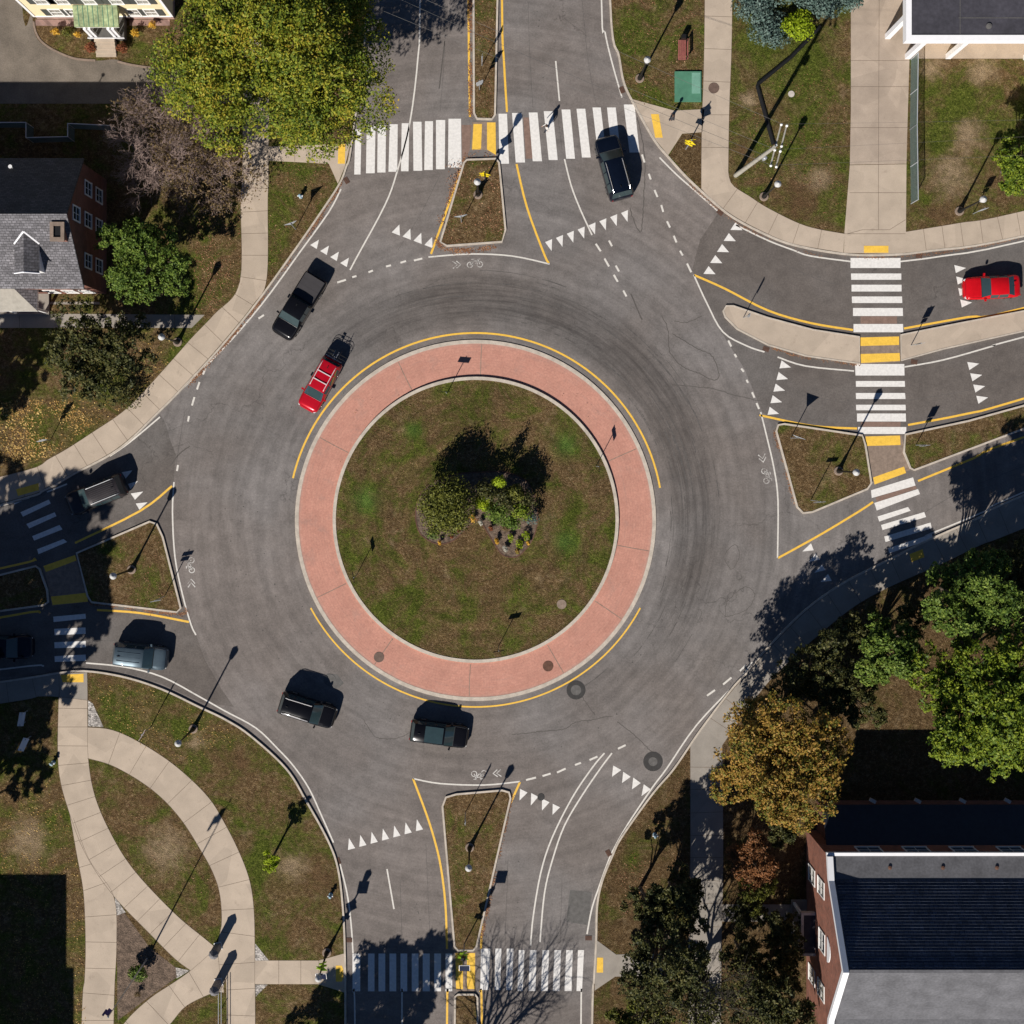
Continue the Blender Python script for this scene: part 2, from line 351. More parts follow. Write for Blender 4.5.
def empty(name, loc, rz=0, label=None, cat=None, group=None):
    o = bpy.data.objects.new(name, None); col.objects.link(o); o.location = loc; o.rotation_euler = (0, 0, rz)
    o.empty_display_size = .3
    return tag(o, label, cat, group)
def copy_tree(o, parent=None):
    c = o.copy(); col.objects.link(c); c.parent = parent
    for ch in list(o.children): copy_tree(ch, c)
    return c
def struct(name, mb, mat, label=None): return tag(mb.build(name, mat), label, name.replace('_', ' '), None, 'structure')
def spline(pts, closed=False, sub=6):
    """Catmull-Rom through px points"""
    n = len(pts); out = []
    rng = range(n if closed else n-1)
    for i in rng:
        p0 = pts[(i-1)%n] if closed or i > 0 else pts[0]; p1 = pts[i]; p2 = pts[(i+1)%n]
        p3 = pts[(i+2)%n] if closed or i+2 < n else pts[-1]
        for k in range(sub):
            t = k/sub
            out.append(tuple(.5*((2*p1[j])+(-p0[j]+p2[j])*t+(2*p0[j]-5*p1[j]+4*p2[j]-p3[j])*t*t+(-p0[j]+3*p1[j]-3*p2[j]+p3[j])*t**3) for j in (0, 1)))
    if not closed: out.append(pts[-1])
    return out
def mp(pts): return [P(*p) for p in pts]
def ribbon(mb, pts, w, z0, z1, closed=False, mi=0):
    """pts in metres, w in metres; flat strip (z0 None) or raised bar"""
    n = len(pts); L = []; R = []
    for i in range(n):
        a = Vector(pts[(i-1)%n] if closed or i > 0 else pts[0]); b = Vector(pts[(i+1)%n] if closed or i < n-1 else pts[-1])
        d = (b-a)
        if d.length < 1e-6: d = Vector((1, 0))
        d.normalize(); nn = Vector((-d.y, d.x))*w/2; p = Vector(pts[i]); L.append(p+nn); R.append(p-nn)
    m = n if closed else n-1
    vs = [(p.x, p.y, z1) for p in L]+[(p.x, p.y, z1) for p in R]
    fs = [(n+i, n+(i+1)%n, (i+1)%n, i) for i in range(m)]
    if z0 is not None:
        vs += [(p.x, p.y, z0) for p in L]+[(p.x, p.y, z0) for p in R]
        for i in range(m):
            j = (i+1)%n; fs += [(i, j, 2*n+j, 2*n+i), (n+j, n+i, 3*n+i, 3*n+j)]
        if not closed: fs += [(0, 2*n, 3*n, n), (n-1, 2*n-1, 4*n-1, 3*n-1)]
    mb.add(vs, fs, mi)
def resample(pts, n):
    d = [0]
    for a, b in zip(pts, pts[1:]): d.append(d[-1]+math.dist(a, b))
    out = []; j = 0
    for i in range(n):
        t = d[-1]*i/(n-1)
        while j < len(d)-2 and d[j+1] < t: j += 1
        k = (t-d[j])/max(d[j+1]-d[j], 1e-9); out.append(tuple(pts[j][q]+(pts[j+1][q]-pts[j][q])*k for q in (0, 1)))
    return out
def circle(px, py, r, n=96): return [(px+r*math.cos(2*math.pi*i/n), py+r*math.sin(2*math.pi*i/n)) for i in range(n)]

# ------------------------------------------------------------------ ground and road
B = 320   # how far past the frame (px) the flat setting is built in detail
mb = MB(); mb.add([(-700,-700,-.05),(700,-700,-.05),(700,700,-.05),(-700,700,-.05)], [(0,1,2,3)]); struct('ground', mb, 'lawn_m')
mb = MB(); mb.slab(mp([(-B,-B),(1024+B,-B),(1024+B,1024+B),(-B,1024+B)]), None, 0); struct('road', mb, 'road')
mb = MB()
mb.slab(mp([(-B,545)]+[(0,500),(47,488),(100,462),(120,450),(160,414),(166,425),(170,440),(176,455),(174,475),(172,512),(175,557),(183,595),(196,635),(205,660),(222,690),(234,707),(200,702),(162,684),(125,673),(0,677),(-B,715)]), None, .004)
mb.slab(mp([(1024+B,170),(1024,236),(930,250),(843,253),(793,244),(762,232),(722,207),(700,240),(692,270),(720,330),(745,370),(762,412),(780,425),(863,437),(905,436),(1024,407),(1024+B,330)]), None, .004)
struct('road_surface_newer', mb, 'road2')
EXT = B-10
curb_nw = spline([(385,-EXT),(368,0),(352,142),(346,168),(338.5,186),(318,217),(293,253),(256,304),(217.5,351),(180,391),(160,411),(120,448.5),(75,473.5),(45,490),(0,505),(-EXT,585)])
curb_ne = spline([(606,-EXT),(610,0),(619,57),(624.5,85),(637,110),(654,140),(667,156),(687,178),(712,201),(732,217),(762,233),(793,245),(843,254),(888,255),(930,251),(1024,236),(1024+EXT,160)])
curb_se = spline([(1024+EXT,370),(1024,495),(980,517),(928,540),(888,560),(843,583),(805,610),(768,647),(747,672),(732,688),(700,730),(674,768),(652,794),(622,836),(612,856),(602,881),(597,906),(596,941),(594,978),(592,1024),(588,1024+EXT)])
curb_sw = spline([(-EXT,725),(0,682),(58,673),(87,671),(125,677),(162,689),(200,707),(225,719),(250,735),(286,768),(306,800),(328,840),(338,868),(343,908),(345,953),(345.5,1024),(346,1024+EXT)])
def lawn(curb, corners, mat):
    mb = MB(); mb.slab(mp(curb+corners), -.04, .11); struct('lawn', mb, mat)
lawn(curb_nw, [(-EXT,-EXT)], 'lawn_nw'); lawn(curb_ne, [(1024+EXT,-EXT)], 'lawn_ne')
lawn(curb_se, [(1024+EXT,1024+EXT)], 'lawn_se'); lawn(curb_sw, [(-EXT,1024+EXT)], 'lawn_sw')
for c in (curb_nw, curb_ne, curb_se, curb_sw):
    mb = MB(); ribbon(mb, mp(c), .15, -.02, .14); struct('kerb', mb, 'kerb')
islands = dict(
 n_up=([(473,-EXT),(473.5,0),(474,113),(477,119),(492,119.5),(495,115),(497.5,0),(498,-EXT)], 'lawn_m'),
 n_tri=([(467,160),(496,159),(499,163),(505.5,230),(502,242),(447,246),(440.5,242),(464,163)], 'lawn_m'),
 s_tri=([(446,797),(456,794),(502,790),(509,792),(510.5,798),(476.5,946),(473,950),(458,950),(454.5,946),(442.5,806)], 'lawn_m'),
 s_low=([(455,996),(458,994),(475,994),(477.5,997),(479,1024+EXT),(453,1024+EXT)], 'lawn_m'),
 w_tri=([(77,553),(150,521.5),(157,524),(163,537),(181,608),(177,612),(92,602),(88,596)], 'lawn_m'),
 w_left=([(-EXT,672),(-EXT,640),(0,575),(36,566),(40,569),(47.5,590),(48.5,602),(44,605),(0,611)], 'lawn_m'),
 e_tri=([(778,425),(784,424),(862,435.5),(865,445),(871,483),(867,489),(812,512),(803,513),(797,507),(776,431)], 'lawn_m'),
 e_low=([(905,434.5),(968,421),(1024,405.5),(1024+EXT,310),(1024+EXT,325),(1024,428.5),(914,470),(910,468),(903.5,452)], 'lawn_m'))
for k, (poly, mt) in islands.items():
    mb = MB(); mb.slab(mp(poly), -.02, .11); struct('median_lawn', mb, mt)
    mb = MB(); ribbon(mb, mp(poly), .15, -.02, .145, True); struct('kerb', mb, 'kerb')
for poly in ([(723,311),(726,306),(733,306),(768,318),(813,330),(859,337),(859.5,363.5),(806,356),(768,345),(737,329),(725,317)],
             [(900.5,335),(958,323.5),(1024,311),(1024+EXT,225),(1024+EXT,250),(1024,331),(943,349),(901,360.5)]):
    mb = MB(); mb.slab(mp(poly), -.02, .13); struct('concrete_median', mb, 'conc')
    mb = MB(); ribbon(mb, mp(poly), .12, -.02, .15, True); struct('kerb', mb, 'kerb')
# circle
mb = MB(); mb.slab(mp(circle(475.5,520.3,177,160)), -.02, .06); struct('truck_apron', mb, 'apron')
mb = MB(); ribbon(mb, mp(circle(475.5,520.3,178.6,160)), .30, -.02, .075, True); struct('kerb', mb, 'kerb')
mb = MB(); mb.slab(mp(circle(475.7,519.6,140,140)), 0, .20); struct('circle_lawn', mb, 'lawn_c')
mb = MB(); ribbon(mb, mp(circle(475.7,519.6,141.2,140)), .26, 0, .24, True); struct('kerb', mb, 'kerb')
mb = MB()
for a in (88, 152, 206, 268, 326, 24, 116, 300, 350, 235):
    a = math.radians(a); d = (math.cos(a), -math.sin(a))
    ribbon(mb, mp([(475.5+d[0]*144, 520.3+d[1]*144), (475.5+d[0]*160+random.uniform(-.5,.5), 520.3+d[1]*160), (475.5+d[0]*176, 520.3+d[1]*176)]), .06, None, .064)
struct('apron_joints', mb, 'rust')

# ------------------------------------------------------------------ sidewalks
JM = {'conc': 0}
def walk(left, right, joint=24, mat='conc', z=.125, sub=5, sp=True):
    l = spline(left, sub=sub) if sp else left; r = spline(right, sub=sub) if sp else right
    ln = sum(math.dist(a, b) for a, b in zip(l, l[1:])); n = max(2, int(ln/6))
    l = resample(l, n); r = resample(r, n)
    mb = MB(); mb.slab(mp(l+r[::-1]), .0, z)
    nj = max(1, int(ln/joint)); m2 = nj+1
    mid = resample([((a[0]+b[0])/2, (a[1]+b[1])/2) for a, b in zip(l, r)], m2)
    fl = resample(l, 400); fr = resample(r, 400)
    lj = [min(fl, key=lambda q: math.dist(q, c)) for c in mid]; rj = [min(fr, key=lambda q: math.dist(q, c)) for c in mid]
    for a, b in list(zip(lj, rj))[1:-1]: ribbon(mb, mp([a, b]), .03, None, z+.003, mi=1)
    ribbon(mb, mp(l), .025, None, z+.003, mi=1); ribbon(mb, mp(r), .025, None, z+.003, mi=1)
    struct('sidewalk', mb, [mat, 'joint'])
def pad(poly, mat='conc', z=.125, joints=()):
    mb = MB(); mb.slab(mp(poly), 0, z)
    for a, b in joints: ribbon(mb, mp([a, b]), .03, None, z+.003, mi=1)
    struct('sidewalk', mb, [mat, 'joint'])
# NW
walk([(243,-EXT),(243,130),(241,200),(240,283),(215,314),(192,338),(170,363),(130,406),(95,431),(50,458.5),(0,477),(-EXT,545)],
     [(270,-EXT),(269,130),(268,200),(267,279),(254,304),(216,350.5),(179,390.5),(159,410.5),(119,447.5),(74.5,472.5),(45,488.5),(0,503.5),(-EXT,583)], 22)
pad([(269,147),(350.5,144),(345,167),(338,184),(329,164),(269,161)], joints=[((295,146),(295,162)),((320,145),(320,163))])
pad([(-60,313),(205,315),(192,328),(-60,328)], 'conc3', joints=[((x,313),(x,328)) for x in (20,60,100,140,175)])
pad([(48,302),(100,302),(100,304.5),(48,304.5)], 'conc3', .12)
# NE
walk([(703,-EXT),(704.5,0),(701.5,130),(701,189)], [(732,-EXT),(732,0),(729,110),(728,172)], 33)
walk([(701,189),(712,200),(733,216),(763,232),(793,244),(843,253)], [(728,172),(732,185),(750,197),(768,208.5),(805,226),(844,234)], 24)
pad([(632,99.5),(674,111),(704,109.5),(702,132.5),(682,134),(668,155.5),(654.5,139),(638,110.5)])
pad([(850.5,-EXT),(907,-EXT),(909,60),(907,125),(906,164),(849.5,165),(850.5,110)], 'conc2', joints=[((850,y),(909,y)) for y in (-60,0,61,87,128)]+[((879,-60),(878,164))])
pad([(849.5,165.5),(906,164.5),(905.5,232),(905,253.5),(888,254),(843.5,253),(844,234)], joints=[((849,193),(906,193)),((878,165),(878,230)),((847,234),(862,230)),((862,230),(889,230)),((889,230),(905,220)),((844,234),(905,234))])
walk([(905.5,232),(960,223),(1024,211),(1024+EXT,135)], [(905,253),(930,250),(1024,235),(1024+EXT,159)], 19)
# SE
walk([(1024+EXT,371),(1024,496),(980,518),(928,541),(888,561),(843,584),(806,611),(769,648),(748,673),(733,689),(690,743)],
     [(1024+EXT,402),(1024,528),(980,545),(943,563),(893,585),(856,605),(818,635),(783,667),(768,682),(750,705),(722,745)], 24, 'conc3')
walk([(690,743),(690,860),(688,980),(686,1024+EXT)], [(722,745),(723,860),(721,980),(719,1024+EXT)], 22, 'conc3')
pad([(597,940),(616,954),(688,953),(688,975),(615,976),(594.5,990)], 'conc3', joints=[((640,954),(640,975)),((664,954),(664,975))])
pad([(722,904),(793,904),(793,921),(722,921)], 'conc3')
# SW
walk([(-EXT,726),(0,683),(58,674),(87.5,672)], [(-EXT,746),(0,703.5),(42,696),(88,700)], 26, 'conc3')
walk([(60,690),(59,702),(59,768),(70,813),(87,855.5),(114,895.5),(150,933),(175,958),(191,970)],
     [(88,690),(88,725),(89,762),(96,798),(112.5,835.5),(135,870.5),(175,913),(205,938),(217,948)], 19, z=.1242)
walk([(70,813),(77.5,855.5),(84,893),(86,943),(85,980),(82,1024),(74,1024+EXT)], [(74,818),(90,860),(114,895),(117,943),(115,985),(114,1024),(106,1024+EXT)], 26, z=.122)
walk([(88,758),(112,765),(140,780.5),(162.5,798),(182.5,820.5),(200,848),(212.5,870.5),(220,893),(222,923),(218,946),(222.5,990),(227,1003),(228,1024+EXT)],
     [(88,727),(112,729.5),(140,742),(175,765),(207.5,795.5),(225,823),(240,853),(250,880.5),(254,908),(255,943),(255,983),(255.5,1024),(256,1024+EXT)], 26)
walk([(216,948),(191,970),(172.5,983),(150,998),(125,1022),(100,1060)], [(223,989),(217.5,990.5),(187,1005),(168,1026),(140,1050),(110,1080)], 27, z=.122)
pad([(216,947),(223,940),(224,992),(214,990),(190,970)], z=.1235)
pad([(255,960),(319,960),(344,953),(345,992),(318,983.5),(255,983.5)], joints=[((x,960),(x,983)) for x in (279,301,319)])
# flat bits laid on the lawns
def patch(name, poly, mat, z, cat=None):
    mb = MB(); mb.slab(mp(poly), .05, z); return struct(name, mb, mat)
patch('driveway', spline([(-EXT,-EXT),(10,-EXT),(22,0),(32,14),(34,30),(40,42),(55,52),(75,60),(100,61),(117,60),(135,67),(165,71),(190,74),(241,82)])+[(241,104),(100,104),(-EXT,104)], 'drive', .117)
mb = MB(); ribbon(mb, mp(spline([(34,22),(36,32),(42,42),(55,51),(75,59),(96,61)])), .16, .05, .17); ribbon(mb, mp(spline([(118,62),(135,66),(165,70),(190,73)])), .16, .05, .17); struct('garden_edging', mb, 'rust')
patch('stone_strip', [(36,20),(87,20),(87,26),(74,27),(36,26)], 'stone', .121); patch('stone_strip', [(130,20),(170,20),(170,26),(130,26)], 'stone', .121)
patch('brown_lawn', [(34,24),(97,24),(97,58),(75,58),(55,50),(42,41),(35,32)], 'lawn_m', .118)
patch('bare_dirt', [(682.5,134.5),(701.5,133),(700.5,187),(669,156)], 'dirt', .116)
patch('porch_pad', [(909.5,40),(1024+EXT,40),(1024+EXT,59),(909.5,59)], 'conc2', .12)
patch('mulch_bed', [(117,914),(124,911),(150,947),(176,967),(177,977),(150,996),(118,1020)], 'mulch', .118)
for poly in ([(88.5,700),(93,703),(104,727),(88.5,726)], [(115,896),(126,912),(117,915)], [(176,967),(190,970),(177,978)], [(255.5,943),(269,960),(255.5,960)], [(255.5,984),(268,984),(256,996)]):
    patch('gravel_patch', poly, 'gravel', .119)
bed = spline([(426,487),(417,504),(416,520),(420,533),(430,541),(440,544),(452,541),(462,533),(470,525),(478,519),(486,530),(495,545),(503,555),(515,557),(524,551),(533,538),(537,522),(537,508),(533,492),(525,480),(505,472),(480,472),(450,475)], True, 4)
mb = MB(); mb.slab(mp(bed), .1, .215); struct('flower_bed', mb, 'mulch')
mb = MB(); ribbon(mb, mp(bed), .09, .1, .24, True); struct('bed_edging', mb, 'ironbrown')
# cut-throughs
for poly in ([(472,122),(496,122),(496,157),(486,150),(471,150)], [(860.5,337),(899,336),(900,362),(861,364)], [(865,436),(902,435),(905,455),(910,470),(874,484)],
             [(455,952),(476,952),(476,991),(456,991)], [(43,566),(75,555),(87,594),(88,602),(52,606),(48,585)]):
    mb = MB(); mb.slab(mp(poly), None, .012); struct('crossing_refuge', mb, 'rust')
mb = MB()
for poly in ([(650.7,114.5),(658.5,114.5),(662.5,138),(655,138)], [(863.5,246),(888,246),(888,253),(863.5,253)], [(338.5,144.5),(345.5,144.5),(345,164),(338,164)],
             [(16.6,489.3),(39,483),(39.5,490),(18.5,496)], [(597,957),(603,957),(603,972),(596.5,972)], [(909,554),(922,549),(924,557),(911,562)],
             [(336,965),(342,965),(343.5,969),(343.5,977),(342,981),(336,981)], [(61,674.5),(84,673.5),(84,682),(63,682)]):
    mb.slab(mp(poly), .05, .132)
for poly in ([(473.5,124),(482,124),(481,149.5),(472,149.5)], [(487,122.5),(495.5,122.5),(496,155),(487,149.5)], [(860.5,337.5),(899,336.5),(899,345),(860.5,346)], [(860.5,354),(899.5,353),(900,361),(861,363)],
             [(865.5,436.5),(900,435.5),(900.5,445),(866.5,446)], [(873,477.5),(904,466.5),(906,473),(874.5,484.5)], [(455.5,953),(463,953),(463,989),(456,989)], [(467,953),(475,953),(475,989),(467,989)],
             [(43.5,566),(75,555),(76.5,560.5),(46,572)], [(51,596.6),(87,592.7),(88,601.5),(52.7,605)]):
    mb.slab(mp(poly), None, .017)
struct('tactile_paving', mb, 'tactile')

# ------------------------------------------------------------------ markings
Z = .009
mw = MB(); my = MB(); mc = MB(); mwn = MB()
def line(mb, pts, w=1.7, sp=True): ribbon(mb, mp(spline(pts, sub=4) if sp and len(pts) > 2 else pts), w*S, None, Z)
def arc(r, a0, a1, n=90): return [(475.5+r*math.cos(math.radians(a0+(a1-a0)*i/n)), 520.3+r*math.sin(math.radians(a0+(a1-a0)*i/n))) for i in range(n+1)]
line(my, arc(187.3, 193, 350), 1.9, False); line(my, arc(186.6, 28, 152), 1.6, False)
E0 = -EXT; E1 = 1024+EXT
for pts in ([(341,189),(328.5,212.5),(300,252)], [(300,252),(262,304),(222,350),(178,393)], [(160,417),(130,442),(110,456)], [(67,484),(47,492)], [(20,500),(0,506),(-EXT,590)],
            [(174,482),(172.5,512),(175,557),(182.5,594.5),(191,624.5),(196,635)], [(-EXT,712),(0,669.5),(44,666)], [(86,663),(125,667),(162.5,677),(200,697),(225,711),(256,728),(278.5,749.5),(294,766.5),(309,788.5),(321.5,815.5),(333.5,842.5)],
            [(340,864),(347,893),(351,923),(353,953)], [(413,778.5),(440,783.5),(484,785),(520,781.5)],
            [(604.5,753),(592,768),(572,798),(552,838),(540.7,873),(533,918),(530.7,945.5)], [(612,753),(600.7,768),(582,795.5),(564.5,825.5),(553,858),(544.5,893),(540,942)],
            [(752,662),(737,682),(697,724.5),(667,768),(652,788),(627,825.5),(613,850.5),(608,862),(599.5,885.5),(592,908),(587,934)], [(581.5,992),(581,1024),(579,E1)],
            [(422,E0),(420,0),(418,57),(410,122),(397,172),(385,205),(358,255),(350,270)], [(428.5,257),(470,254),(512,256),(549.5,264)],
            [(555.7,61),(559.5,101)], [(564.5,159),(571,185),(579.5,207.5),(592,235)], [(598,E0),(601.5,0),(605,32),(612,62.5),(622,97.5)], [(659.5,157.5),(677,175),(697,192.5),(719.5,212.5)],
            [(736,225),(768,240.5),(793,250),(810.5,256),(850.5,261.5)], [(900.5,261.5),(943,256),(1024,241),(E1,164)], [(693.7,274.7),(707,303.5),(723,332),(747,346),(764.5,352)],
            [(777.5,357),(805.5,366),(854,371)], [(904,367),(943,360),(993,346),(1024,337),(E1,257)], [(760.7,412),(766,433.5),(774,468.5),(778,501),(777.5,558)],
            [(387,869),(394,909)], [(353,992),(355,1024),(356,E1)], [(402,992),(402,1024),(402,E1)], [(925,536),(985.5,511),(1024,492),(E1,367)]):
    line(mw, pts, 1.5)
for pts in ([(172,486),(140,511),(75,543)], [(34,558),(0,568.5),(-EXT,630)], [(189,622),(140,613),(97,610)], [(40.5,612.7),(0,617.6),(-EXT,680)],
            [(413,778.5),(426,813),(434.7,840.5),(441,868),(445.5,905.5),(447,949)], [(520,782),(507,812),(498.6,840),(493.5,860),(488.6,884),(483,914),(481,949)], [(480,992),(482,1024),(484,E1)], [(448,992),(447,1024),(446,E1)],
            [(468.5,E0),(468.5,0),(470,117)], [(460.5,170),(445,215),(431,254)], [(502,E0),(502,0),(504,62),(507,112)], [(516.5,164),(527,207.5),(544.5,255),(549,263)],
            [(694,275),(724.5,288.5),(768,310.5),(810.5,323),(853,330)], [(904,328.5),(968,317),(1024,308),(E1,221)], [(759.5,415),(768,417),(813,426),(857,428.5)], [(908,425),(968,413.5),(1024,398.5),(E1,305)],
            [(778,558),(818,536),(858,512),(873,502)], [(918,481),(973,458.5),(1024,437),(E1,333)]):
    line(my, pts, 2.1)
dash = [((205.5,368.5),(203,374.5)),((199.5,382),(197,389.5)),((194.5,397),(192,405.5)),((189,416),(188,421.5)),((178,465),(177,471)),((264,315),(258.5,318.5)),
        ((707,695.7),(715,690)),((723,684.5),(731.5,677.5)),((740,671),(746,665)),((618,748.7),(625.7,745)),((589.5,760),(597.5,756.5)),((575,765),(581,762.7)),((557,772.5),(565.7,768.5)),((542.5,776),(550.7,773.5)),((526,780),(536,777.5))]
dash += [tuple(T(256,256,d)) for d in (((632,18),(665,10)),((578,27),(600,20)),((520,42),(540,37)),((450,65),(468,58)),((385,85),(402,80)),((325,106),(360,95)))]
dash += [tuple(T(512,0,d)) for d in (((520,618),(530,650)),((547,695),(555,718)),((570,760),(582,788)),((597,820),(605,848)),((620,885),(632,910)),((647,943),(658,970)),((672,1003),(683,1022)),((335,975),(355,1005)),((388,962),(400,985)))]
dash += [tuple(T(512,256,d)) for d in (((700,30),(717,65)),((370,10),(388,42)),((415,38),(428,62)),((407,75),(423,103)),((445,138),(458,162)),((865,338),(877,362)),((890,392),(898,405)),((917,450),(927,463)),((938,495),(944,507)),((960,545),(970,567)),((978,588),(988,612)))]
for a, b in dash: line(mw, [a, b], 1.9)
def quads(ox, oy, qs, s=4.0, mb=mc, z=Z):
    for q in qs: mb.slab(mp(T(ox, oy, q, s)), None, z)
def bars(ox, oy, bs, s=4.0):
    for (a, b, y0, c, d, y1) in bs: quads(ox, oy, [[(a,y0),(b,y0),(d,y1),(c,y1)]], s)
bars(256,0,[(397,422,518,393,418,698),(443,478,503,440,475,693),(487,520,500,485,518,690),(535,567,497,530,565,687),(583,613,493,580,610,685),(628,662,487,630,665,683),(676,708,485,673,707,680),(720,757,480,720,755,677),(770,820,475,768,822,670)])
bars(512,0,[(-54,-20,455,-50,-12,655),(0,40,452,15,52,650),(67,102,450,83,120,645),(127,163,445,147,183,640),(198,233,438,217,252,635),(258,293,435,280,315,630),(322,355,430,345,378,625),(380,415,430,400,435,620),(447,490,418,470,510,610)])
bars(768,256,[(330,530,8,330,530,48),(332,533,70,333,533,95),(334,534,115,334,534,142),(335,536,162,336,537,188),(340,539,208,340,540,240),(342,540,272,342,541,305),
              (348,545,432,350,546,478),(351,547,500,352,548,523),(351,548,548,352,550,572),(352,550,595,353,551,617),(356,551,630,356,552,662),(360,553,684,362,553,712)])
quads(768,256,[[(412,937),(580,885),(590,918),(415,968)],[(425,988),(600,932),(608,952),(435,1018)]])
quads(768,512,[[(438,18),(560,-20),(570,-5),(445,38)],[(452,52),(625,0),(632,20),(458,72)],[(465,98),(650,42),(655,65),(470,120)],[(480,145),(655,88),(660,108),(485,165)]])
bars(256,768,[(a,b,742,a,b,893) for a, b in ((386,417),(448,474),(490,517),(534,561),(578,605),(623,650),(667,695),(713,740),(758,785))]+[(900,937,722,897,930,888),(957,982,722,955,977,888),(1003,1030,722,1000,1025,888)])
bars(512,768,[(27,50,728,22,43,892),(72,98,728,66,94,892),(122,148,728,116,143,892),(170,196,728,163,190,892),(217,243,728,210,238,892),(264,288,728,258,280,892)])
quads(0,440,[[(210,740),(500,610),(520,650),(235,785)],[(270,860),(560,740),(578,780),(300,905)],[(330,985),(610,870),(640,915),(350,1030)]],10.24)
quads(0,540,[[(380,95),(650,-10),(690,20),(395,145)],[(545,785),(875,755),(880,805),(550,840)],[(555,910),(875,895),(878,960),(560,975)]],10.24)
quads(0,620,[[(428,175),(675,165),(678,215),(430,222)],[(430,285),(675,272),(678,322),(432,330)]],7.877)
quads(0,440,[[(130,620),(420,500),(440,520),(150,660)]],10.24)
quads(768,256,[[(370,241),(516,241),(516,271),(370,271)],[(372,663),(530,663),(530,683),(372,683)],[(430,965),(590,918),(595,931),(435,985)]],mb=mwn,z=.0075)
quads(256,0,[[(822,500),(862,500),(855,600),(826,660)]],mb=mwn,z=.0075); quads(512,0,[[(45,470),(67,470),(83,635),(55,635)]],mb=mwn,z=.0075)
struct('crossing_panel', mwn, 'brownpanel')
# yield teeth
def teeth(first, last, n, base, apex):
    """tooth centres from first to last, base half-vector and apex vector in px"""
    for i in range(n):
        t = i/max(n-1, 1); c = (first[0]+(last[0]-first[0])*t, first[1]+(last[1]-first[1])*t)
        mc.slab(mp([(c[0]-base[0], c[1]-base[1]), (c[0]+base[0], c[1]+base[1]), (c[0]+apex[0], c[1]+apex[1])]), None, Z)
teeth((313.5,247),(343.5,265),4,(3.3,2),(5.4,-7.3))
teeth((395.8,234),(428.5,246.5),4,(4.1,1.6),(3.6,-9.5))
teeth((548.6,240.6),(624.5,211.5),8,(3.5,-1.5),(3,10.4))
teeth((733,226),(706,270),5,(2.6,-3.9),(9.5,4.2))
teeth((955,269),(961,303.5),4,(.8,4),(11,-1))
teeth((968.3,366),(977.3,399.8),4,(1.1,4),(10.8,-2.4))
teeth((780.5,364.4),(768.6,410.8),5,(-1.1,4),(10.5,3))
mc_tri = [(768,512,[[(172,125),(137,158),(183,153)],[(190,165),(162,200),(208,190)],[(215,210),(185,243),(230,232)],[(240,247),(210,280),(255,275)]]),
          (0,256,[[(552,900),(512,912),(522,933)],[(573,942),(523,950),(540,975)],[(590,985),(543,990),(558,1015)],[(530,857),(487,865),(503,890)]]),
          (512,768,[[(32,83),(62,98),(30,130)],[(77,100),(105,115),(75,150)],[(120,122),(150,137),(120,170)],[(163,143),(192,157),(162,187)],[(405,-10),(437,8),(400,35)],[(445,15),(475,35),(440,60)],[(485,38),(515,60),(480,85)],[(527,65),(555,85),(518,112)]])]
for ox, oy, q in mc_tri: quads(ox, oy, q)
teeth((351.6,849),(419.5,830.2),7,(3.6,-.9),(-2.6,-11))
# bicycle lane symbols: two chevrons and a bicycle, worn
mb = MB()
def symbol(cx, cy, ang, sc=1.0):
    ca, sa = math.cos(math.radians(ang)), math.sin(math.radians(ang))
    def tr(x, y): return (cx+(x*ca-y*sa)*sc, cy+(x*sa+y*ca)*sc)
    for x in (-15, -11): ribbon(mb, mp([tr(x-3, 4), tr(x+2, 0), tr(x-3, -4)]), .09, None, Z)
    for x in (1, 12): ribbon(mb, mp([tr(x+3*math.cos(k*math.pi/6), 1+3*math.sin(k*math.pi/6)) for k in range(12)]), .07, None, Z, True)
    for a, b in (((1,1),(6,1)),((6,1),(10,-3)),((10,-3),(4,-3)),((4,-3),(6,1)),((12,1),(10,-5)),((10,-5),(13,-5)),((1,1),(4,-3)),((3,-5),(6,-5))): ribbon(mb, mp([tr(*a), tr(*b)]), .07, None, Z)
symbol(469,264,-3,.9); symbol(765,470,78,.9); symbol(191,571,268,.9); symbol(485,774,176,.9)
struct('bicycle_lane_symbols', mb, 'whiteworn')
struct('white_line_markings', mw, 'white2'); struct('yellow_line_markings', my, 'yellow'); struct('crosswalk_markings', mc, 'white')
mb = MB()
mb.slab(mp([(570,890),(592,892),(588,925),(566,922)]), None, .003)
for p in (T(256,512,[(283,645),(325,650),(352,685),(325,708),(300,700)]),): mb.slab(mp(p), None, .006)
struct('asphalt_patch', mb, 'patchgrey')
# long cracks and sealed joints that the photo shows
mb = MB()
def crack(pts, w=.035, j=.5):
    q = []
    for x, y in resample(spline(pts), max(8, len(pts)*9)): q.append((x+random.uniform(-j, j), y+random.uniform(-j, j)))
    ribbon(mb, mp(q), w, None, .0055)
crack(T(512,256,[(600,240),(625,300),(630,380),(680,440),(750,470),(800,495),(830,480),(800,400),(740,370),(690,340),(640,310)]), .06)
crack(T(512,256,[(650,260),(700,265),(760,240)]), .05); crack(T(512,256,[(640,515),(800,530),(900,560),(1000,580)]), .05)
crack(T(512,512,[(0,890),(100,880),(200,870),(260,840),(330,830),(400,815)]), .05); crack(T(512,512,[(280,740),(330,810)]), .05); crack(T(512,512,[(420,840),(480,885),(560,960)]), .05)
crack(T(512,512,[(850,170),(890,130),(910,170),(880,230),(850,190)]), .04); crack(T(512,512,[(855,420),(860,360),(930,300),(970,330),(940,390),(855,420)]), .04)
crack(T(512,0,[(470,830),(490,890),(515,930),(525,830),(530,620),(500,470)]), .07)
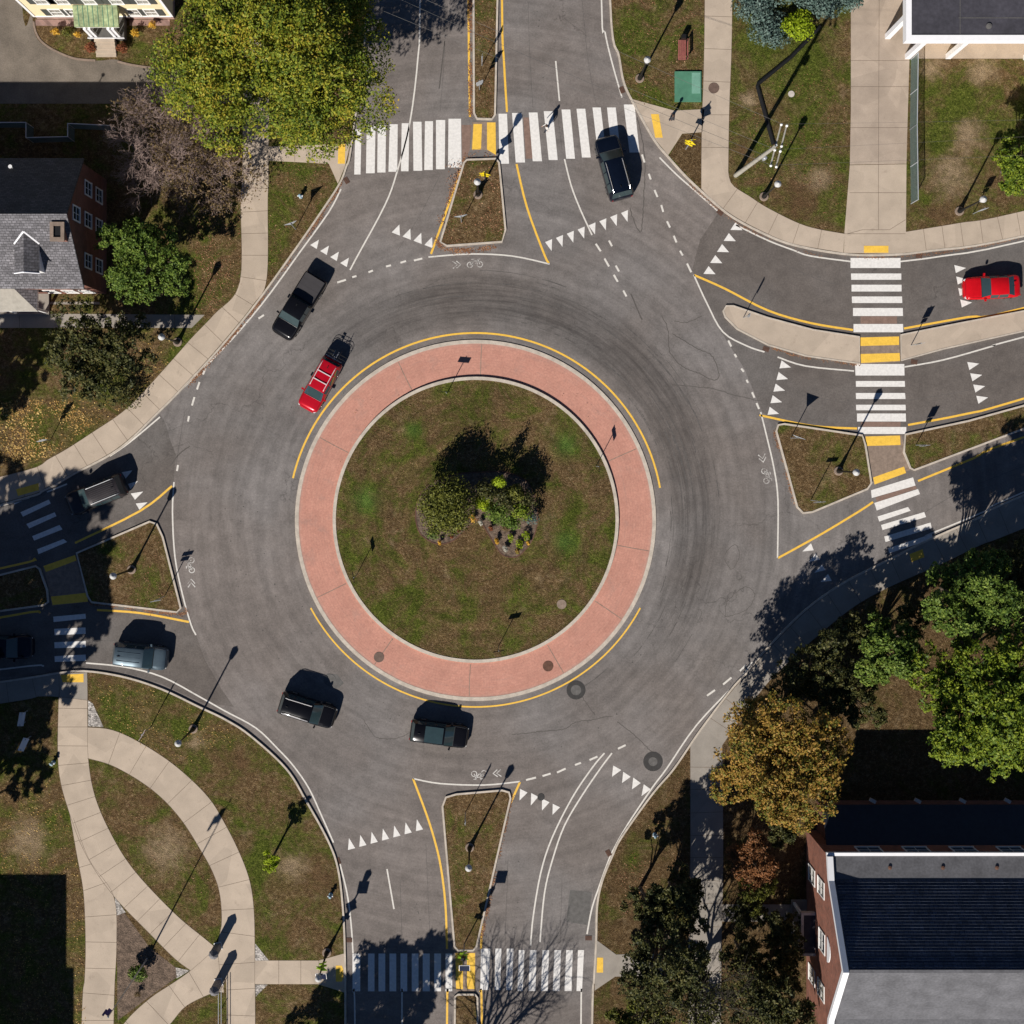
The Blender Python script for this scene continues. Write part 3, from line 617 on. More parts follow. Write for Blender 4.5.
crack(T(256,256,[(680,1024-900),(740,90)]), .03); crack(T(256,0,[(755,165),(745,250),(733,355)]), .09, .15); crack(T(512,256,[(475,150),(500,210),(520,255)]), .10, .15)
crack(T(256,512,[(430,830),(480,900),(560,905),(620,880)]), .04); crack(T(0,256,[(680,840),(720,790),(760,760)]), .09, .3)
struct('road_cracks', mb, 'crackm')
mb = MB(); rr_ = random.Random(5)
for k in range(60):
    r_ = rr_.choice((197,203,209,214,220,226,231,238,244,250))+rr_.uniform(-1.6,1.6); a0 = rr_.triangular(-115, 60, -35); ln = rr_.uniform(4, 26)
    pts = [(475.5+(r_+rr_.uniform(-.25,.25))*math.cos(math.radians(a0+ln*i/14)), 520.3+(r_+rr_.uniform(-.25,.25))*math.sin(math.radians(a0+ln*i/14))) for i in range(15)]
    i = 0
    while i < 13:
        j = min(14, i+rr_.randint(1, 6)); ribbon(mb, mp(pts[i:j+1]), rr_.choice((.03,.04,.05,.07)), None, .0045+.00001*k); i = j+rr_.choice((0,1,1,2))
struct('tyre_marks', mb, 'tyremark')
mb = MB()
for pts in ([(446,0),(444,60),(440,112)],[(556,102),(562,150)],[(528,0),(530,60),(533,108)],[(582,0),(588,60),(596,104)],[(440,175),(420,215),(398,250)],[(400,880),(402,940)],[(426,845),(430,940)],[(508,860),(505,946)],[(562,880),(560,945)],
            [(780,262),(820,280),(850,286)],[(905,288),(960,280),(1024,268)],[(800,395),(855,404)],[(910,400),(970,390),(1024,375)],[(905,525),(960,492),(1024,466)],[(185,300+110),(180,440),(176,465)],[(95,640),(150,643),(190,652)]):
    crack(pts, .03, .12)
struct('paving_seams', mb, 'seamm')
mb = MB(); ro = random.Random(9)
for k in range(150):
    a = ro.uniform(0, 6.283); r_ = ro.choice((208, 214, 236, 243))+ro.gauss(0, 3); p = (475.5+r_*math.cos(a), 520.3+r_*math.sin(a)); q = ro.uniform(.3, .9)
    mb.slab(mp([(p[0]+q*ro.uniform(.6,1.2)*math.cos(t*1.047), p[1]+q*ro.uniform(.6,1.2)*math.sin(t*1.047)) for t in range(6)]), None, .0042+.00001*k)
for x0, y0, x1, y1 in ((540,10,545,100),(395,185,375,225),(585,215,600,290),(415,870,420,945),(520,860,515,940),(800,272,845,283),(930,283,1020,265),(800,392,850,400),(930,390,1010,375),(300,600,330,690),(240,420,225,520)):
    for k in range(9):
        t = ro.random(); p = (x0+(x1-x0)*t+ro.gauss(0,1), y0+(y1-y0)*t+ro.gauss(0,1)); q = ro.uniform(.3, .8)
        mb.slab(mp([(p[0]+q*ro.uniform(.6,1.2)*math.cos(t_*1.047), p[1]+q*ro.uniform(.6,1.2)*math.sin(t_*1.047)) for t_ in range(6)]), None, .0058+.00001*k)
struct('oil_drips', mb, 'oil')

# ------------------------------------------------------------------ covers, drains
def cover(px, py, r, mat, label, z=0, ring=None):
    e = empty('manhole_cover', (*P(px, py), z), 0, label, 'manhole cover', 'round covers set in road, apron and walks')
    if ring: MB().lathe((0,0,0), [(ring*S, -.02), (ring*S, .012)], 28).build('patch_ring', 'patch', e)
    MB().lathe((0,0,0), [(r*S, 0), (r*S, .02), (r*S*.86, .024), (r*S*.84, .02)], 28).build('cover_plate', mat, e)
cover(548,666,5.3,'ironbrown','round brown cover in the pink apron, right of its bottom joint',.06)
cover(379,657,5.2,'iron','round dull cover in the pink apron at its lower left',.06)
cover(561.5,604,4.8,'rust','pale round cover in the grass of the central circle',.2)
cover(576,690,5.2,'patchgrey','grey cover in dark tar ring beside yellow line under the circle',.0,9.5)
cover(653,761.5,4.5,'patchgrey','grey cover in dark tar ring near the southeast kerb',.0,9.8)
cover(713.5,88.5,5.4,'iron','round iron cover on the sidewalk beside the green utility cover',.125)
cover(330,680,6,'patchgrey','pale cover in patched asphalt behind the black wagon, lower left of circle',.0)
cover(541,797,3.6,'patch','small dark cover between white yield teeth south of circle',.0)
cover(791,94.3,3.2,'stonelight','small pale capped shaft in the grass near the utility pole',.11)
def grate(px, py, a, label, w=6.5, d=4.5):
    e = empty('storm_drain', (*P(px, py), .001), math.radians(a), label, 'storm drain', 'iron storm drains at the kerbs')
    MB().box(-w*S/2,-d*S/2,0,w*S/2,d*S/2,.014).build('drain_pan', 'patch', e)
    b = MB()
    for i in range(6): x = (-w/2+.5+i*(w-1)/5)*S; b.box(x-.03,-d*S/2,.012,x+.03,d*S/2,.03)
    b.build('grate', 'ironbrown', e)
for a in ((346.5,180.5,-60,'iron grate by northwest kerb below the wide crosswalk'),(622,90,-70,'iron grate at northeast kerb above the crosswalk'),(720,212.5,-40,'rusty grate by northeast kerb at the bend'),
          (914,362,-10,'rusty grate under concrete median, right of the yellow tactile strip'),(766,349,-20,'rusty grate at left end of concrete median'),(608.5,853,-60,'iron grate on southeast kerb line'),
          (588.5,938,0,'iron grate above south crosswalk at its right end'),(349,940,0,'iron grate above south crosswalk at its left end'),(919,256,-8,'rusty grate under east sidewalk, right of driveway apron'),(338,861,-70,'worn grate at southwest kerb beside the yield teeth')): grate(*a)

# ------------------------------------------------------------------ lamps, signs
def lamp(px, py, label, h=5.75, extra=None):
    e = empty('street_lamp', (*P(px, py), .11), 0, label, 'street lamp', 'black post lamps with pale lantern heads')
    MB().lathe((0,0,0), [(.36,-.1),(.36,.10),(.30,.13)], 20).build('footing', 'rust', e)
    MB().lathe((0,0,.1), [(.20,0),(.20,.25),(.15,.4),(.13,.9),(.08,1.1),(.06,h-1.1),(.09,h-1.05),(.06,h-1.0)], 12).build('post', 'black', e, True, 40)
    hd = MB().lathe((0,0,h-.95), [(.09,0),(.17,.12),(.25,.5),(.24,.62)], 16).build('lantern', 'lampglass', e, True, 40)
    c = MB().lathe((0,0,h-.34), [(.27,0),(.25,.08),(.12,.2),(.03,.32)], 16); c.build('cap', 'lampglass', hd, True, 40)
    b = MB()
    for k in range(4): a = k*math.pi/2+.4; b.tube([(.17*math.cos(a),.17*math.sin(a),h-.85),(.26*math.cos(a),.26*math.sin(a),h-.33)], .015, 5)
    b.build('lantern_ribs', 'black', hd)
    return e
lamp(193.7,728.5,'tall black lamp post in the southwest lawn beside the curving walk')
lamp(639.5,79,'black lamp post in grass strip north of the yellow tactile plate, near the red bench')
lamp(838,471,'black lamp post in the right-hand grass triangle beside the refuge')
lamp(132,569.5,'black lamp post in the left-hand grass triangle')
lamp(469.7,847,'black lamp post in the long bottom grass triangle')
lamp(478,195,'black lamp post in the top grass triangle, beside yellow crossing signs')
lamp(958.7,211.5,'black lamp post right of the chain link fence near the right-edge tree')
lamp(178,342.3,'black lamp post at the left kerb lawn where the side path meets sidewalk')
lamp(763.5,197,'black lamp post below the utility pole on the northeast lawn')
l10 = lamp(327,952,'black lamp post with green crossing sign and solar panel left of the south crosswalk')
def plate(mb, w, h, z, shape='rect', t=.02, mi=0, off=0.0, rz=0.0, cx=0.0):
    """thin vertical plate centred at z, facing y"""
    if shape == 'rect': q = [(-w/2,-h/2),(w/2,-h/2),(w/2,h/2),(-w/2,h/2)]
    elif shape == 'diamond': q = [(0,-w/2),(w/2,0),(0,w/2),(-w/2,0)]
    else: q = [(0,-w*.5),(w*.55,w*.42),(-w*.55,w*.42)]
    c, s = math.cos(rz), math.sin(rz)
    def tr(x, y): return (cx+x*c-y*s, x*s+y*c)
    vs = [(*tr(x, off-t/2), z+y) for x, y in q]+[(*tr(x, off+t/2), z+y) for x, y in q]; n = len(q)
    mb.add(vs, [tuple(range(n)), tuple(reversed(range(n, 2*n)))]+[(i, n+i, n+(i+1)%n, (i+1)%n) for i in range(n)], mi)
def yield_sign(px, py, ang, label, z=.11):
    e = empty('yield_sign', (*P(px, py), z), math.radians(ang), label, 'road sign', 'yield signs on thin posts')
    MB().tube([(0,0,0),(0,0,2.9)], .035, 6).build('post', 'gal', e)
    s = MB(); plate(s, .95, 0, 2.5, 'tri', .02, 0, -.05); pl = s.build('sign_plate', 'signgrey', e)
    s = MB(); plate(s, .93, 0, 2.5, 'tri', .004, 0, -.0625); s.build('sign_face', 'signred', pl)
    s = MB(); plate(s, .55, 0, 2.52, 'tri', .004, 0, -.067); s.build('sign_centre', 'signwhite', pl)
    return e
yield_sign(296,229.5,200,'triangular yield sign on post in the northwest grass patch')
yield_sign(461.5,222.5,190,'triangular yield sign at the foot of the top grass triangle')
yield_sign(790.5,438,160,'triangular yield sign at left end of the right grass triangle',.11)
yield_sign(151,727,60,'thin-post yield sign standing in the southwest lawn left of the lamp')
def small_sign(px, py, ang, label, w=.6, h=.75, zc=2.3, z=.11, mat='signgrey', post=2.7, plaque=True, name='road_sign'):
    e = empty(name, (*P(px, py), z), math.radians(ang), label, 'road sign', 'small plates on thin posts')
    MB().tube([(0,0,0),(0,0,post)], .035, 6).build('post', 'gal', e)
    s = MB(); plate(s, w, h, zc, 'rect', .02, 0, -.05); s.build('sign_plate', mat, e)
    if plaque: s = MB(); plate(s, w*.75, .3, zc-h/2-.22, 'rect', .02, 0, -.05); s.build('plaque', mat, e)
    return e
small_sign(479.5,90,25,'grey plate sign in the narrow top median, nearest the crosswalk')
small_sign(482,66,88,'edge-on plate sign in the narrow top median, above the first one',.45,.6)
small_sign(910.5,345.5,15,'grey plate sign on the right concrete median')
small_sign(915.5,445,10,'grey plate sign in lower right grass median beside the refuge')
small_sign(743,318,80,'thin post with edge-on plate near the concrete median nose',.3,1.0,2.2,.13,plaque=False)
small_sign(810.5,500,5,'thin post with flat plate at the foot of the right grass triangle',.9,.3,2.9,.11,post=3.2,plaque=False)
small_sign(165,596,10,'thin post with small plate at the lower corner of the left grass triangle',.85,.3,2.95,.11,post=3.2)
small_sign(465.5,812,80,'thin post with edge-on plate in the bottom grass triangle',.3,.9,2.8,.11,post=3.3,plaque=False)
small_sign(51,440,20,'plate sign standing among fallen yellow leaves at left')
small_sign(972.5,214,15,'pale plate sign beside the lamp near the right-edge tree')
def chevron_sign(px, py, ang, label):
    e = empty('chevron_sign', (*P(px, py), .2), math.radians(ang), label, 'road sign', 'low arrow plates round the central circle')
    MB().tube([(0,0,0),(0,0,2.5)], .03, 6).build('post', 'gal', e)
    s = MB(); plate(s, .9, .38, 2.2, 'rect', .02, 0, -.05); pl = s.build('sign_plate', 'black', e)
    s = MB()
    for k in (-.2, .1):
        s.add([(k-.1,-.064,2.05),(k,-.064,2.05),(k+.1,-.064,2.2),(k,-.064,2.35),(k-.1,-.064,2.35),(k,-.064,2.2)], [(0,1,2,5),(5,2,3,4)])
    s.build('sign_symbol', 'signwhite', pl); return e
chevron_sign(447,393.5,175,'arrow plate at the top of the central circle lawn')
chevron_sign(596,466,100,'arrow plate at the right edge of the central circle lawn')
chevron_sign(357,574.5,-80,'arrow plate at the left edge of the central circle lawn')
chevron_sign(498.5,646,10,'arrow plate at the bottom of the central circle lawn')
def ped_glyph(mb, z, off):
    mb.lathe((0,0,0), [(0,0),(0,0)], 3) if False else None
    c = [(0,.22)]
    mb.add([(.05*math.cos(a*math.pi/4), off, z+.22+.05*math.sin(a*math.pi/4)) for a in range(8)], [tuple(range(8))])
    for a, b in (((0,.16),(0,-.02)),((0,-.02),(.1,-.22)),((0,-.02),(-.1,-.22)),((0,.12),(.12,.02)),((0,.12),(-.1,0))):
        d = Vector((b[0]-a[0], b[1]-a[1])).normalized(); n = (-d.y*.025, d.x*.025)
        mb.add([(a[0]+n[0],off,z+a[1]+n[1]),(a[0]-n[0],off,z+a[1]-n[1]),(b[0]-n[0],off,z+b[1]-n[1]),(b[0]+n[0],off,z+b[1]+n[1])], [(0,1,2,3)])
def crossing_parts(e, mat, zc=2.7, zp=None, ang=.35, w=.95, pz=None):
    for k, s_ in enumerate((-1, 1)):
        s = MB(); plate(s, w, 0, zc, 'diamond', .02, 0, -.07 if s_ < 0 else .07, ang*s_)
        pl = s.build('sign_plate', mat, e)
        s = MB(); ped_glyph(s, zc, 0); gl = s.build('sign_symbol', 'black', pl)
        gl.rotation_euler = (0, 0, ang*s_); gl.location = (math.sin(ang*s_)*(.085 if s_ < 0 else -.085), (-.085 if s_ < 0 else .085)*math.cos(ang*s_), 0)
        s = MB(); plate(s, .6, .3, zc-.75, 'rect', .02, 0, -.07 if s_ < 0 else .07, ang*s_); s.build('arrow_plaque', mat, e)
    if pz:
        s = MB(); s.cbox((0,0,0), (.75,.6,.04)); p = s.build('solar_panel', 'panel', e); p.location = (.1,-.15,pz); p.rotation_euler = (math.radians(35),0,0)
        s = MB(); s.cbox((0,0,-.03), (.83,.68,.03)); s.build('panel_frame', 'trimwhite', p)
def crossing_sign(px, py, ang, label, mat, pz=None, h=3.4):
    e = empty('crossing_sign', (*P(px, py), .1), math.radians(ang), label, 'crossing sign', 'bright diamond crossing signs')
    MB().tube([(0,0,0),(0,0,h)], .045, 8).build('post', 'gal', e)
    crossing_parts(e, mat, 2.75, pz=pz); return e
crossing_sign(485.2,180.3,10,'yellow diamond crossing signs in the top grass triangle','flyellow')
crossing_sign(685.5,149.5,-5,'yellow diamond crossing sign in brown dirt left of the sidewalk','flyellow')
e = crossing_sign(464.3,943.5,0,'green diamond crossing signs with solar panel at the south refuge','flgreen',4.75,4.7)
s = MB(); s.box(-.18,.05,3.3,.18,.25,3.75); s.build('battery_box', 'black', e)
crossing_parts(l10, 'flgreen', 3.2, pz=4.6)
# boards in the shaded lawn at left
for px, py, a, lb in ((29,741,65,'small white board on the shaded lawn at far left, lower one'),(27,716,80,'grey upright board on the shaded lawn at far left')):
    e = empty('notice_board', (*P(px, py), .11), math.radians(a), lb, 'board')
    s = MB(); s.tube([(-.45,0,0),(-.45,0,1.3)], .04, 6); s.tube([(.45,0,0),(.45,0,1.3)], .04, 6); s.build('leg', 'gal', e)
    s = MB(); s.cbox((0,0,0), (1.1,.5,.04)); b = s.build('board', 'signwhite' if py > 730 else 'signgrey', e); b.location = (0,0,1.2); b.rotation_euler = (math.radians(40),0,0)
# ------------------------------------------------------------------ utility pole and wires
pb = P(735.5,175.5); pt = at(772.5,148.5,12.0)
tip = Vector((pt[0], pt[1], 12.0)); bs = Vector((pb[0], pb[1], .05)); dpole = (tip-bs).normalized()
e = empty('utility_pole', bs, 0, 'leaning wooden utility pole with two crossarms on the northeast lawn', 'utility pole')
MB().tube([(0,0,0), tip-bs+dpole*.5], [.19,.13], 12).build('pole', 'wood', e, True, 40)
a1 = Vector((*at(781,125,12.1), 12.1))-bs; a2 = Vector((*at(770.5,166,12.1), 12.1))-bs
off = Vector((.28,-.06,0))
for k, o_ in enumerate((off*0, off*1.4)):
    s = MB(); s.tube([a1+o_, a2+o_], .06, 6); s.build('crossarm', 'wood', e)
s = MB()
ins = [a1, a1.lerp(a2, .62), a2, a1.lerp(a2, .5)]
for p in ins:
    for o_ in (off*0, off*1.4): s.lathe(p+o_, [(.07,.04),(.10,.10),(.05,.16),(.09,.22),(.03,.30)], 8)
s.build('insulators', 'trimwhite', e)
s = MB(); s.tube([(tip-bs)*.8, (tip-bs)*.8+Vector((.7,.35,.1))], .04, 6); s.lathe((tip-bs)*.72+Vector((.25,-.1,-.4)), [(.10,0),(.16,.05),(.16,.6),(.08,.68)], 10); s.build('pole_hardware', 'gal', e)
wm = MB()
def wire(a, b, sag, r=.012, label='', mat='wiregrey'):
    a = Vector(a); b = Vector(b); pts = []
    for i in range(25):
        t = i/24; p = a.lerp(b, t); p.z -= 4*sag*t*(1-t); pts.append(p)
    o = MB().tube(pts, r, 4).build('overhead_wire', mat); tag(o, label, 'wire', 'overhead wires meeting at the utility pole')
W = lambda p: p+bs+Vector((0,0,.3))
def far(px, py, h): x, y = at(px, py, h); return (x, y, h)
wire(W(ins[0]), far(380,-60,10.5), .5, .011, 'highest pale wire from crossarm toward the big yellow-green tree')
wire(W(ins[1]), far(360,-30,10.3), .5, .011, 'middle pale wire from crossarm toward the big yellow-green tree')
wire(W(ins[2]), far(345,-5,10.2), .5, .011, 'lowest pale wire from crossarm toward the big yellow-green tree')
wire(bs+(tip-bs)*.78, far(380,-10,8.5), .7, .014, 'dark thick cable below the pale wires running to upper left', 'black')
wire(W(ins[0]), far(1290,112,11), .5, .007, 'thin wire running right from top end of crossarm')
wire(W(ins[1]), far(1290,120,11), .5, .007, 'thin wire running right from middle of crossarm')
wire(W(ins[2]), far(1290,142,11), .5, .007, 'thin wire running right from bottom end of crossarm')
o = MB().tube([(*P(820,27),.16),(*P(790,58),.17),(*P(758,84),.17),(*P(757,87),.17),(*P(764,112),.17),(*P(773,145),.16)], .17, 8).build('shadow_tube', 'black'); tag(o, 'black tube standing in for a bent shadow on the grass by the utility pole', 'shadow stand-in')  # tube added to draw a cast dark line whose source is unknown

# ------------------------------------------------------------------ street furniture
e = empty('utility_cover', (*P(687.5,87.5),.11), 0, 'flat green rectangular utility cover in grass beside sidewalk', 'utility cover')
MB().box(-1.06,-1.2,0,1.06,1.22,.16).build('frame', 'green', e)
MB().box(.30,-.55,.16,.98,1.12,.175).build('hatch', 'greenlight', e)
e = empty('park_bench', (*P(681,52),.11), math.radians(90), 'small red bench on grass above the green utility cover', 'bench')
s = MB()
for k in range(4): s.box(-.8,-.3+k*.16,.42,.8,-.18+k*.16,.46)
s.build('seat', 'redwood', e)
s = MB(); s.box(-.8,-.42,.55,.8,-.38,.68); s.box(-.8,-.44,.72,.8,-.40,.88); s.build('backrest', 'redwood', e)
for x in (-.65, .65):
    s = MB(); s.box(x-.03,-.4,0,x+.03,-.33,.9); s.box(x-.03,.25,0,x+.03,.32,.43); s.box(x-.03,-.33,.36,x+.03,.3,.42); s.build('leg', 'black', e)
MB().cbox((.98,-.1,.45),(.3,.35,.9)).build('bin_box', 'black', e)
def hydrant(px, py, label):
    e = empty('hydrant', (*P(px, py), .11), 0, label, 'hydrant', 'small blue hydrants')
    MB().lathe((0,0,0), [(.16,0),(.16,.06),(.11,.08),(.11,.55),(.14,.57),(.13,.66),(.05,.75)], 12).build('barrel', 'bluepaint', e, True, 40)
    s = MB(); s.tube([(-.22,0,.42),(.22,0,.42)], .06, 8); s.tube([(0,-.2,.4),(0,0,.4)], .07, 8); s.build('outlet', 'signwhite', e)
hydrant(301,197,'small pale blue hydrant in the northwest grass patch'); hydrant(331,894,'small pale blue hydrant in brown grass at southwest kerb')
hydrant(54,762,'small pale blue hydrant left of the curving walk near the shaded boards'); hydrant(654.5,834,'small pale hydrant at edge of dark trees southeast')
def pillar(px, py, label):
    e = empty('gate_pillar', (*P(px, py), .11), math.radians(12), label, 'pillar', 'grey pillars with pointed caps at the walk')
    s = MB(); s.box(-.24,-.24,0,.24,.24,1.75); s.build('shaft', 'granite', e)
    s = MB(); s.lathe((0,0,1.75), [(.36,0),(.40,.10),(.36,.16),(.05,.52)], 8); s.build('cap', 'granite', e)
    MB().box(-.3,-.3,0,.3,.3,.08).build('plinth', 'trimwhite', e)
pillar(218.5,945.5,'upper grey pillar with pointed cap at the walk junction'); pillar(219,981.5,'lower grey pillar with pointed cap joined to the handrail')
e = empty('handrail', (*P(221,985),.11), 0, 'metal handrail running down from the lower pillar at the bottom edge', 'railing')
s = MB()
for x in (0,.22): s.tube([(x,0,.95),(x,-6,.95)], .03, 6)
s.build('rail', 'gal', e)
for k in range(4): MB().tube([(0,-.3-k*1.7,0),(0,-.3-k*1.7,.95)], .025, 6).build('rail_post', 'gal', e)
e = empty('flagpole', (*P(147.5,958),.11), 0, 'tall thin flagpole with purple flag beside the bush in mulch triangle', 'flagpole')
MB().tube([(0,0,0),(0,0,11.2)], [.07,.03], 8).build('pole', 'gal', e); MB().lathe((0,0,11.2), [(.02,0),(.08,.06),(.02,.14)], 8).build('finial', 'gal', e)
s = MB(); vs = []
for i in range(7):
    for z in (9.8, 10.9): vs.append((.05+i*.12, .09*math.sin(i*1.6), z-i*.1))
s.add(vs, [(2*i,2*i+2,2*i+3,2*i+1) for i in range(6)]); f = s.build('flag', 'purple', e); f.rotation_euler = (0,0,math.radians(200))
# chain link fence right of driveway
def linkfence(pts, h, label, mat='fencegreen', rail='signgrey', step=2.5, mesh=True):
    o = P(*pts[0]); e = empty('chain_link_fence', (*o, .11), 0, label, 'fence')
    q = [Vector(P(*p))-Vector(o) for p in pts]; r = MB(); w = MB()
    for a, b in zip(q, q[1:]):
        L = (b-a).length; n = max(1, round(L/step)); d = (b-a)/n
        for i in range(n+1):
            p = a+d*i; MB().tube([(p.x,p.y,0),(p.x,p.y,h+.03)], .035, 6).build('fence_post', rail, e)
        r.tube([(a.x,a.y,h),(b.x,b.y,h)], .035, 6)
        if mesh:
            u = (b-a)/L; m = int(L/.11)
            for i in range(-int(h/.11), m+1):
                for sgn in (1, -1):
                    x0 = i*.11; x1 = x0+h
                    if sgn < 0: pa, pb_ = (x1, 0), (x0, h)
                    else: pa, pb_ = (x0, 0), (x1, h)
                    # clip to 0..L
                    def cl(p, q2):
                        (xa, za), (xb, zb) = p, q2
                        if xa < 0: za += (0-xa)*(zb-za)/(xb-xa); xa = 0
                        if xa > L: za += (L-xa)*(zb-za)/(xb-xa); xa = L
                        return xa, za
                    A = cl(pa, pb_); B_ = cl(pb_, pa)
                    if abs(A[0]-B_[0]) < .02: continue
                    A3 = a+u*A[0]; B3 = a+u*B_[0]; t = .009
                    w.add([(A3.x,A3.y,A[1]-t),(A3.x,A3.y,A[1]+t),(B3.x,B3.y,B_[1]+t),(B3.x,B3.y,B_[1]-t)], [(0,1,2,3)])
                    w.add([(A3.x-t,A3.y-t,A[1]),(A3.x+t,A3.y+t,A[1]),(B3.x+t,B3.y+t,B_[1]),(B3.x-t,B3.y-t,B_[1])], [(0,1,2,3)])
    r.build('top_rail', rail, e)
    if mesh: w.build('wire_mesh', mat, e)
linkfence([(910.5,60),(909.5,130),(910.5,204)], 1.9, 'grey-green chain link fence between driveway and northeast lawn')
linkfence([(-100,128),(34,128),(34,143),(75,142),(75,129),(116,131)], 1.8, 'pale pipe-rail fence stepping through deep shade above the grey-roofed house', rail='signwhite', step=3.2)

# ------------------------------------------------------------------ vehicles
def lerp(a, b, t): return a+(b-a)*t
SHAPES = {
 # s, ztop(frac of H), width frac, cabin(0/1), roof width frac
 'suv': dict(st=[(0,.36,.56,0,0),(.010,.43,.72,0,0),(.028,.50,.84,0,0),(.06,.55,.93,0,0),(.09,.57,.965,0,0),(.16,.59,.99,0,0),(.25,.61,1,0,0),(.40,.965,1,1,.74),(.43,.99,1,1,.75),(.56,1,1,1,.76),(.575,1,1,1,.76),(.74,1,1,1,.75),(.755,1,1,1,.75),(.88,.985,.99,1,.73),(.925,.965,.98,1,.71),(.975,.62,.96,0,0),(.992,.55,.86,0,0),(1,.42,.74,0,0)], belt=.60,
             ws=(6,7), side=[(7,9),(10,11),(12,13)], rw=(14,15), wheels=(.19,.80), doors=True),
 'sedan': dict(st=[(0,.36,.54,0,0),(.012,.44,.72,0,0),(.032,.51,.84,0,0),(.06,.56,.91,0,0),(.09,.60,.95,0,0),(.18,.65,.985,0,0),(.30,.68,1,0,0),(.44,.955,1,1,.68),(.48,.985,1,1,.70),(.58,1,1,1,.71),(.592,1,1,1,.71),(.70,.985,1,1,.70),(.76,.955,.99,1,.68),(.875,.76,.98,0,0),(.94,.74,.94,0,0),(.98,.70,.82,0,0),(1,.50,.60,0,0)], belt=.66,
             ws=(6,7), side=[(7,9),(10,12)], rw=(12,13), wheels=(.19,.80), doors=True),
 'pickup': dict(st=[(0,.38,.60,0,0),(.010,.45,.76,0,0),(.028,.52,.88,0,0),(.05,.56,.94,0,0),(.07,.58,.97,0,0),(.14,.60,1,0,0),(.23,.615,1,0,0),(.33,.965,1,1,.76),(.36,.99,1,1,.77),(.44,1,1,1,.77),(.452,1,1,1,.77),(.555,.99,1,1,.76),(.575,.97,1,1,.75),(.60,.60,1,0,0),(.62,.585,1,0,0),(.95,.585,.99,0,0),(.985,.58,.96,0,0),(1,.45,.92,0,0)], belt=.60,
             ws=(6,7), side=[(7,9),(10,11)], rw=(12,13), wheels=(.17,.79), doors=True)}
def vehicle(kind, name, px, py, hd, L, Wd, Hh, paint, label, cat, rails=None, bars=None, ribs=0, sunroof=False, group='vehicles driving round the circle and its arms', box=1.0, dots=False):
    x, y = at(px, py, Hh*.75)
    e = empty(name, (x, y, 0.0), math.atan2(-hd[1], hd[0]), label, cat, group)
    D = SHAPES[kind]; st = D['st']; w = Wd/2; zb = D['belt']*Hh; z0 = .26
    rows = []
    for (s, zt, wf, cab, rw) in st:
        X = L/2-s*L; zt *= Hh; ww = w*wf
        if cab: r = w*rw; pr = [(ww*.93, z0), (ww, z0+.18), (ww*1.0, lerp(z0, zb, .72)), (ww*.965, zb), (r*1.05, zt-.075), (r*.93, zt-.012), (0, zt+.025)]
        else: pr = [(ww*.93, z0), (ww, min(z0+.18, zt-.22)), (ww*1.0, lerp(z0, zt, .70)), (ww*.965, zt-.07), (ww*.86, zt-.02), (ww*.60, zt+.004), (0, zt+.025)]
        rows.append([(X, yy, zz) for yy, zz in pr]+[(X, -yy, zz) for yy, zz in pr[-2::-1]])
    n = 13; F = {'body': [], 'windshield': [], 'side_window': [], 'rear_window': [], 'roof_glass': []}
    for i in range(len(rows)-1):
        for j in range(n-1):
            key = 'body'; jj = j if j < 6 else 11-j
            if (i, i+1) == D['ws'] and jj in (4, 5): key = 'windshield'
            elif (i, i+1) == D['rw'] and jj in (4, 5): key = 'rear_window'
            elif jj == 3 and any(a <= i < b for a, b in D['side']): key = ('side_window', a_of(D['side'], i), j < 6)
            elif sunroof and jj == 5 and 8 <= i < 11: key = 'roof_glass'
            f = ((i, j), (i, j+1), (i+1, j+1), (i+1, j))
            F.setdefault(key, []).append(f)
    def part(nm, faces, mat, lift=0.0):
        ids = {}; mb = MB(); fs = []
        for f in faces:
            q = []
            for i, j in f:
                if (i, j) not in ids: ids[(i, j)] = len(mb.v); mb.v.append(rows[i][j])
                q.append(ids[(i, j)])
            fs.append(tuple(q))
        mb.f = fs; mb.mi = [0]*len(fs); return mb
    bm_ = part('body', F['body'], paint)
    for r, rev in ((rows[0], False), (rows[-1], True)):
        o = len(bm_.v); bm_.v += r; f = tuple(range(o, o+n)); bm_.f.append(f if rev else f[::-1]); bm_.mi.append(0)
    o = len(bm_.v); bm_.v += [r[0] for r in rows]+[r[-1] for r in rows]; m = len(rows)
    for i in range(m-1): bm_.f.append((o+i, o+i+1, o+m+i+1, o+m+i)); bm_.mi.append(0)
    body = bm_.build('body', paint, e, True, 55)
    for key, fs in F.items():
        if not fs or key == 'body': continue
        nm = key if isinstance(key, str) else 'side_window'
        part(nm, fs, 'glass').build(nm, 'glass', e, True, 40)
    # windscreen surround and panel gaps
    def inter(s, j, up=.006):
        for i in range(len(st)-1):
            if st[i][0] <= s <= st[i+1][0]:
                t = (s-st[i][0])/(st[i+1][0]-st[i][0]); return Vector(rows[i][j]).lerp(Vector(rows[i+1][j]), t)+Vector((0,0,up))
    g_ = MB(); cw = st[D['ws'][0]][0]
    g_.tube([inter(cw-.004, j) for j in range(4, 9)], .022, 5)
    g_.tube([inter(.03, j) for j in range(4, 9)], .012, 4)
    for j in (4, 8): g_.tube([inter(.03+(cw-.03)*k/5, j, .004) for k in range(6)], .010, 4)
    ds = [a for a, b in D['side'][1:]]+[D['side'][0][0]]
    for i in ds:
        for sg in (1, -1): g_.tube([(rows[i][j][0], sg*abs(rows[i][j][1])+sg*.002, rows[i][j][2]) for j in (1, 2, 3)], .009, 4)
    g_.build('panel_gaps', 'gap' if paint in ('carblack','carnavy') else 'black', e)
